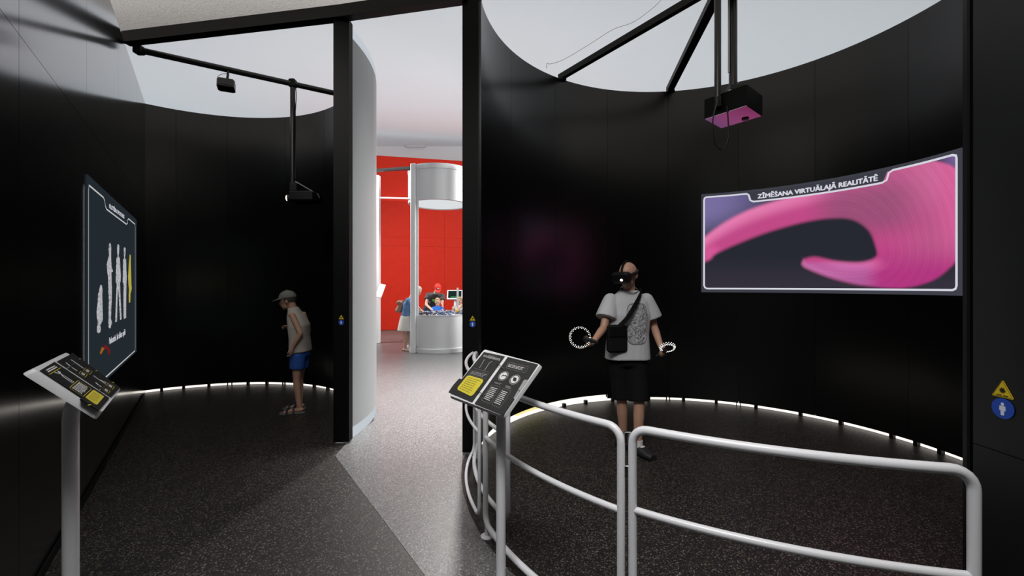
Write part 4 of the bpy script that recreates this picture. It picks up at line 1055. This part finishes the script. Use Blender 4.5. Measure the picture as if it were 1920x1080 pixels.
mb = MB(); P = V['pelvis']; mb.loft([(P+Vector((.0, 0, .06)), ax[3], ax[4], .17, .13), (P+Vector((0, 0, -.05)), ax[3], ax[4], .20, .16), (P+Vector((-.01, 0, -.36)), ax[3], ax[4], .25, .215)])
garment(mb, 'skirt', mat('white_skirt', (.68, .66, .62), .9), t, .014)
hair_cap(hc, fr, 1.0, lambda x, y, z: (y < .55 and z > -.9 and y-z*.8 < .35) or z > .75, mat('pale_blond_hair', (.62, .54, .42), .7), t, 1.14)
mb = MB(); mb.loft([(hc+Vector((-.05, 0, .05)), (0, 1, 0), (1, 0, 0), .07, .05), (hc+Vector((-.10, 0, -.06)), (0, 1, 0), (1, 0, 0), .10, .05), (hc+Vector((-.19, 0, -.2)), (0, 1, 0), (1, 0, 0), .11, .04), (hc+Vector((-.25, 0, -.28)), (0, 1, 0), (1, 0, 0), .08, .03)])
garment(mb, 'long_hair', bpy.data.materials['pale_blond_hair'], t, .014)
for s in 'LR': mb = MB(); shoe(mb, V['an'+s], V['toe'+s], .9, .055); mb.build('shoe', mat('nude_shoe', (.55, .34, .26), .6), t, True)
h = thing('rucksack', 'beige leather rucksack on the back of the woman in denim', 'bag', Bw(752, 575))
rk = Matrix.Rotation(R_(22), 3, 'Y')
MB().cbox(Bw(751.5, 575), (.13, .26, .30), .035, rk).build('body', mat('tan_leather', (.38, .22, .16), .6), h)
MB().cbox(Bw(751, 568), (.15, .27, .11), .03, rk).build('flap', mat('tan_flap', (.31, .17, .12), .6), h)
MB().cbox(Bw(745.5, 579), (.05, .2, .13), .018, rk).build('pocket', bpy.data.materials['tan_leather'], h)
for s in (-.12, .12): MB().tube([Bw(757, 566, s), Bw(765, 558.5, s*1.1), Bw(773, 565, s*1.1), Bw(770, 578, s*1.3), Bw(758, 583, s)], .013, 8).build('strap', bpy.data.materials['tan_flap'], h, True)

# --- man in the red cap behind the table
YM = 12.25
def Bm(x, y, dy=0): return px(x, y, YM+dy)
J = dict(pelvis=Bm(806, 579, .3), chest=Bm(812, 560, .1), neck=Bm(817, 549.5, -.1), shL=Bm(830, 554, -.05), shR=Bm(803, 552, .0), elL=Bm(829, 571, -.15), elR=Bm(799, 571, -.2),
         wrL=Bm(830, 585, -.45), wrR=Bm(813, 584, -.5), hipL=Bm(811, 583, .3), hipR=Bm(800, 583, .3), knL=Bm(811, 611, .22), knR=Bm(799, 611, .22),
         anL=z0(Bm(811, 635, .35), .08), anR=z0(Bm(799, 635, .35), .08), toeL=z0(Bm(812, 635, .15), .02), toeR=z0(Bm(797, 635, .15), .02))
hc = Bm(821, 540, -.2); hdir = (.15, -.75, -.75)
t, V, ax, fr = person('man in a red cap and grey shirt leaning over a child at the play table', (J['pelvis'].x, YM+.3, 0), J, hc, hdir, 1.0, .013, 'skin_pale')
mb = MB(); torso_cloth(mb, V, ax, 1.0, -.02, .2, 1, .03, .5, .085)
garment(mb, 'shirt', mat('grey_shirt', (.075, .07, .075), .85, noise=.3, nscale=5), t, .014)
fwd = ax[1]
MB().ell(V['chest'].lerp(V['neck'], .25)+fwd*.135+ax[0]*-.03, (.05, .02, .05)).build('green_print', mat('green_print', (.10, .45, .04), .8), t, True)
MB().ell(V['chest']+fwd*.14+ax[0]*.06, (.025, .015, .06)).build('white_print', M['sock'], t, True)
mb = MB(); shorts_cloth(mb, V, ax, 1.0, 1.5, .085); garment(mb, 'trousers', mat('blue_jeans', (.04, .10, .25), .85), t, .015)
cap(hc, fr, 1.03, mat('red_cap', (.66, .03, .02), .7), t, 0, M['sock'])
for s in 'LR': mb = MB(); shoe(mb, V['an'+s], V['toe'+s]); mb.build('shoe', M['shoe'], t, True)

def child(label, Yc, hx, hy, cx, cy, hdir, shirt_m, hair_m, wl_, wr_, k=.8):
    def Bc(x, y, dy=0): return px(x, y, Yc+dy)
    ch = Bc(cx, cy); f = Vector((hdir[0], hdir[1], 0)).normalized(); r = Vector((f.y, -f.x, 0))
    pe = ch-f*.02+Vector((0, 0, -.26)); nk = ch+Vector((0, 0, .125))
    hcv = Bc(hx, hy)
    J = dict(pelvis=pe, chest=ch, neck=nk, shL=ch-r*.125+Vector((0, 0, .08)), shR=ch+r*.125+Vector((0, 0, .08)))
    J['wrL'], J['wrR'] = Vector(wl_), Vector(wr_)
    for s, q in (('L', -1), ('R', 1)):
        J['el'+s] = J['sh'+s].lerp(J['wr'+s], .5)+r*q*.04+Vector((0, 0, -.06))
        b = pe+r*q*.07; J['hip'+s] = b+Vector((0, 0, -.03)); J['kn'+s] = Vector((b.x, b.y, b.z*.53))+f*.02; J['an'+s] = Vector((b.x, b.y, .07)); J['toe'+s] = Vector((b.x, b.y, .02))+f*.13
    t, V, ax, fr = person(label, (pe.x, pe.y, 0), J, hcv, hdir, .95, .012, 'skin_pale', body=.68, hk=.75)
    mb = MB(); torso_cloth(mb, V, ax, .68, -.03, .13, 1, .03, .5, .08); garment(mb, 'shirt', shirt_m, t, .013)
    mb = MB(); shorts_cloth(mb, V, ax, .7, 1.1, .1); garment(mb, 'shorts', M['dark_cloth'], t, .014)
    hair_cap(hcv, fr, .95, lambda x, y, z: (y < .45 and z > -.35 and y-z*.9 < .25) or z > .72, hair_m, t, 1.13)
    for s in 'LR': mb = MB(); shoe(mb, V['an'+s], V['toe'+s], .75); mb.build('shoe', M['shoe'], t, True)
    return t, V, ax
bt = mat('bright_blue_cotton', (.01, .13, .55), .8); bh = mat('fair_hair', (.45, .30, .15), .75)
t, V, ax = child('small fair boy in a bright blue shirt, playing at the table below the red cap', 11.95, 820.5, 566, 820, 583, (.05, -.9, -.35), bt, bh, px(832, 589, 11.7), px(814, 588, 11.65))
MB().ell(V['chest']+ax[1]*.105+Vector((0, 0, -.01)), (.07, .015, .04)).build('print', mat('pale_print', (.55, .45, .5), .8), t, True)
child('small child in a pale striped top, by the measuring rod at the table', 11.98, 862, 564, 861, 581, (-.3, -.85, -.4), mat('striped_top', (.55, .55, .56), .85), mat('light_brown_hair', (.36, .22, .1), .75), px(872, 588, 11.7), px(849, 577, 11.75))
# adult reaching across from behind the black centre post
YA = 11.3
J = dict(pelvis=Vector((-.80, 11.34, .93)), chest=Vector((-.86, 11.3, 1.20)), neck=Vector((-.97, 11.27, 1.40)), shL=Vector((-.97, 11.12, 1.30)), shR=Vector((-.95, 11.46, 1.30)),
         elL=px(871, 568, 11.12), elR=Vector((-1.05, 11.5, 1.08)), wrL=px(855, 585, 11.0), wrR=Vector((-1.2, 11.5, .95)), hipL=Vector((-.80, 11.25, .88)), hipR=Vector((-.80, 11.43, .88)),
         knL=Vector((-.81, 11.25, .48)), knR=Vector((-.81, 11.43, .48)), anL=Vector((-.77, 11.25, .08)), anR=Vector((-.77, 11.43, .08)), toeL=Vector((-.93, 11.23, .02)), toeR=Vector((-.93, 11.45, .02)))
hc = Vector((-1.05, 11.28, 1.53)); hdir = (-.8, -.1, -.5)
t, V, ax, fr = person('adult mostly hidden by the black post, bare arm with yellow bracelet reaching over table', (-.8, 11.34, 0), J, hc, hdir, 1, .013, 'skin_pale')
mb = MB(); torso_cloth(mb, V, ax, 1, -.02, .18, 1, .03, .45, .08); garment(mb, 'shirt', mat('striped_shirt', (.5, .5, .52), .85), t, .015)
mb = MB(); shorts_cloth(mb, V, ax, 1.0, 1.6, .09); garment(mb, 'trousers', M['dark_cloth'], t, .015)
hair_cap(hc, fr, 1, lambda x, y, z: (y < .45 and z > -.5 and y-z < .3) or z > .75, bpy.data.materials['light_brown_hair'], t, 1.12)
w_ = V['elL'].lerp(V['wrL'], .86); d = (V['wrL']-V['elL']).normalized()
MB().tube([w_-d*.02, w_+d*.02], .041, 14).build('bracelet', M['sign_y'], t, True)
for s in 'LR': mb = MB(); shoe(mb, V['an'+s], V['toe'+s]); mb.build('shoe', M['shoe'], t, True)
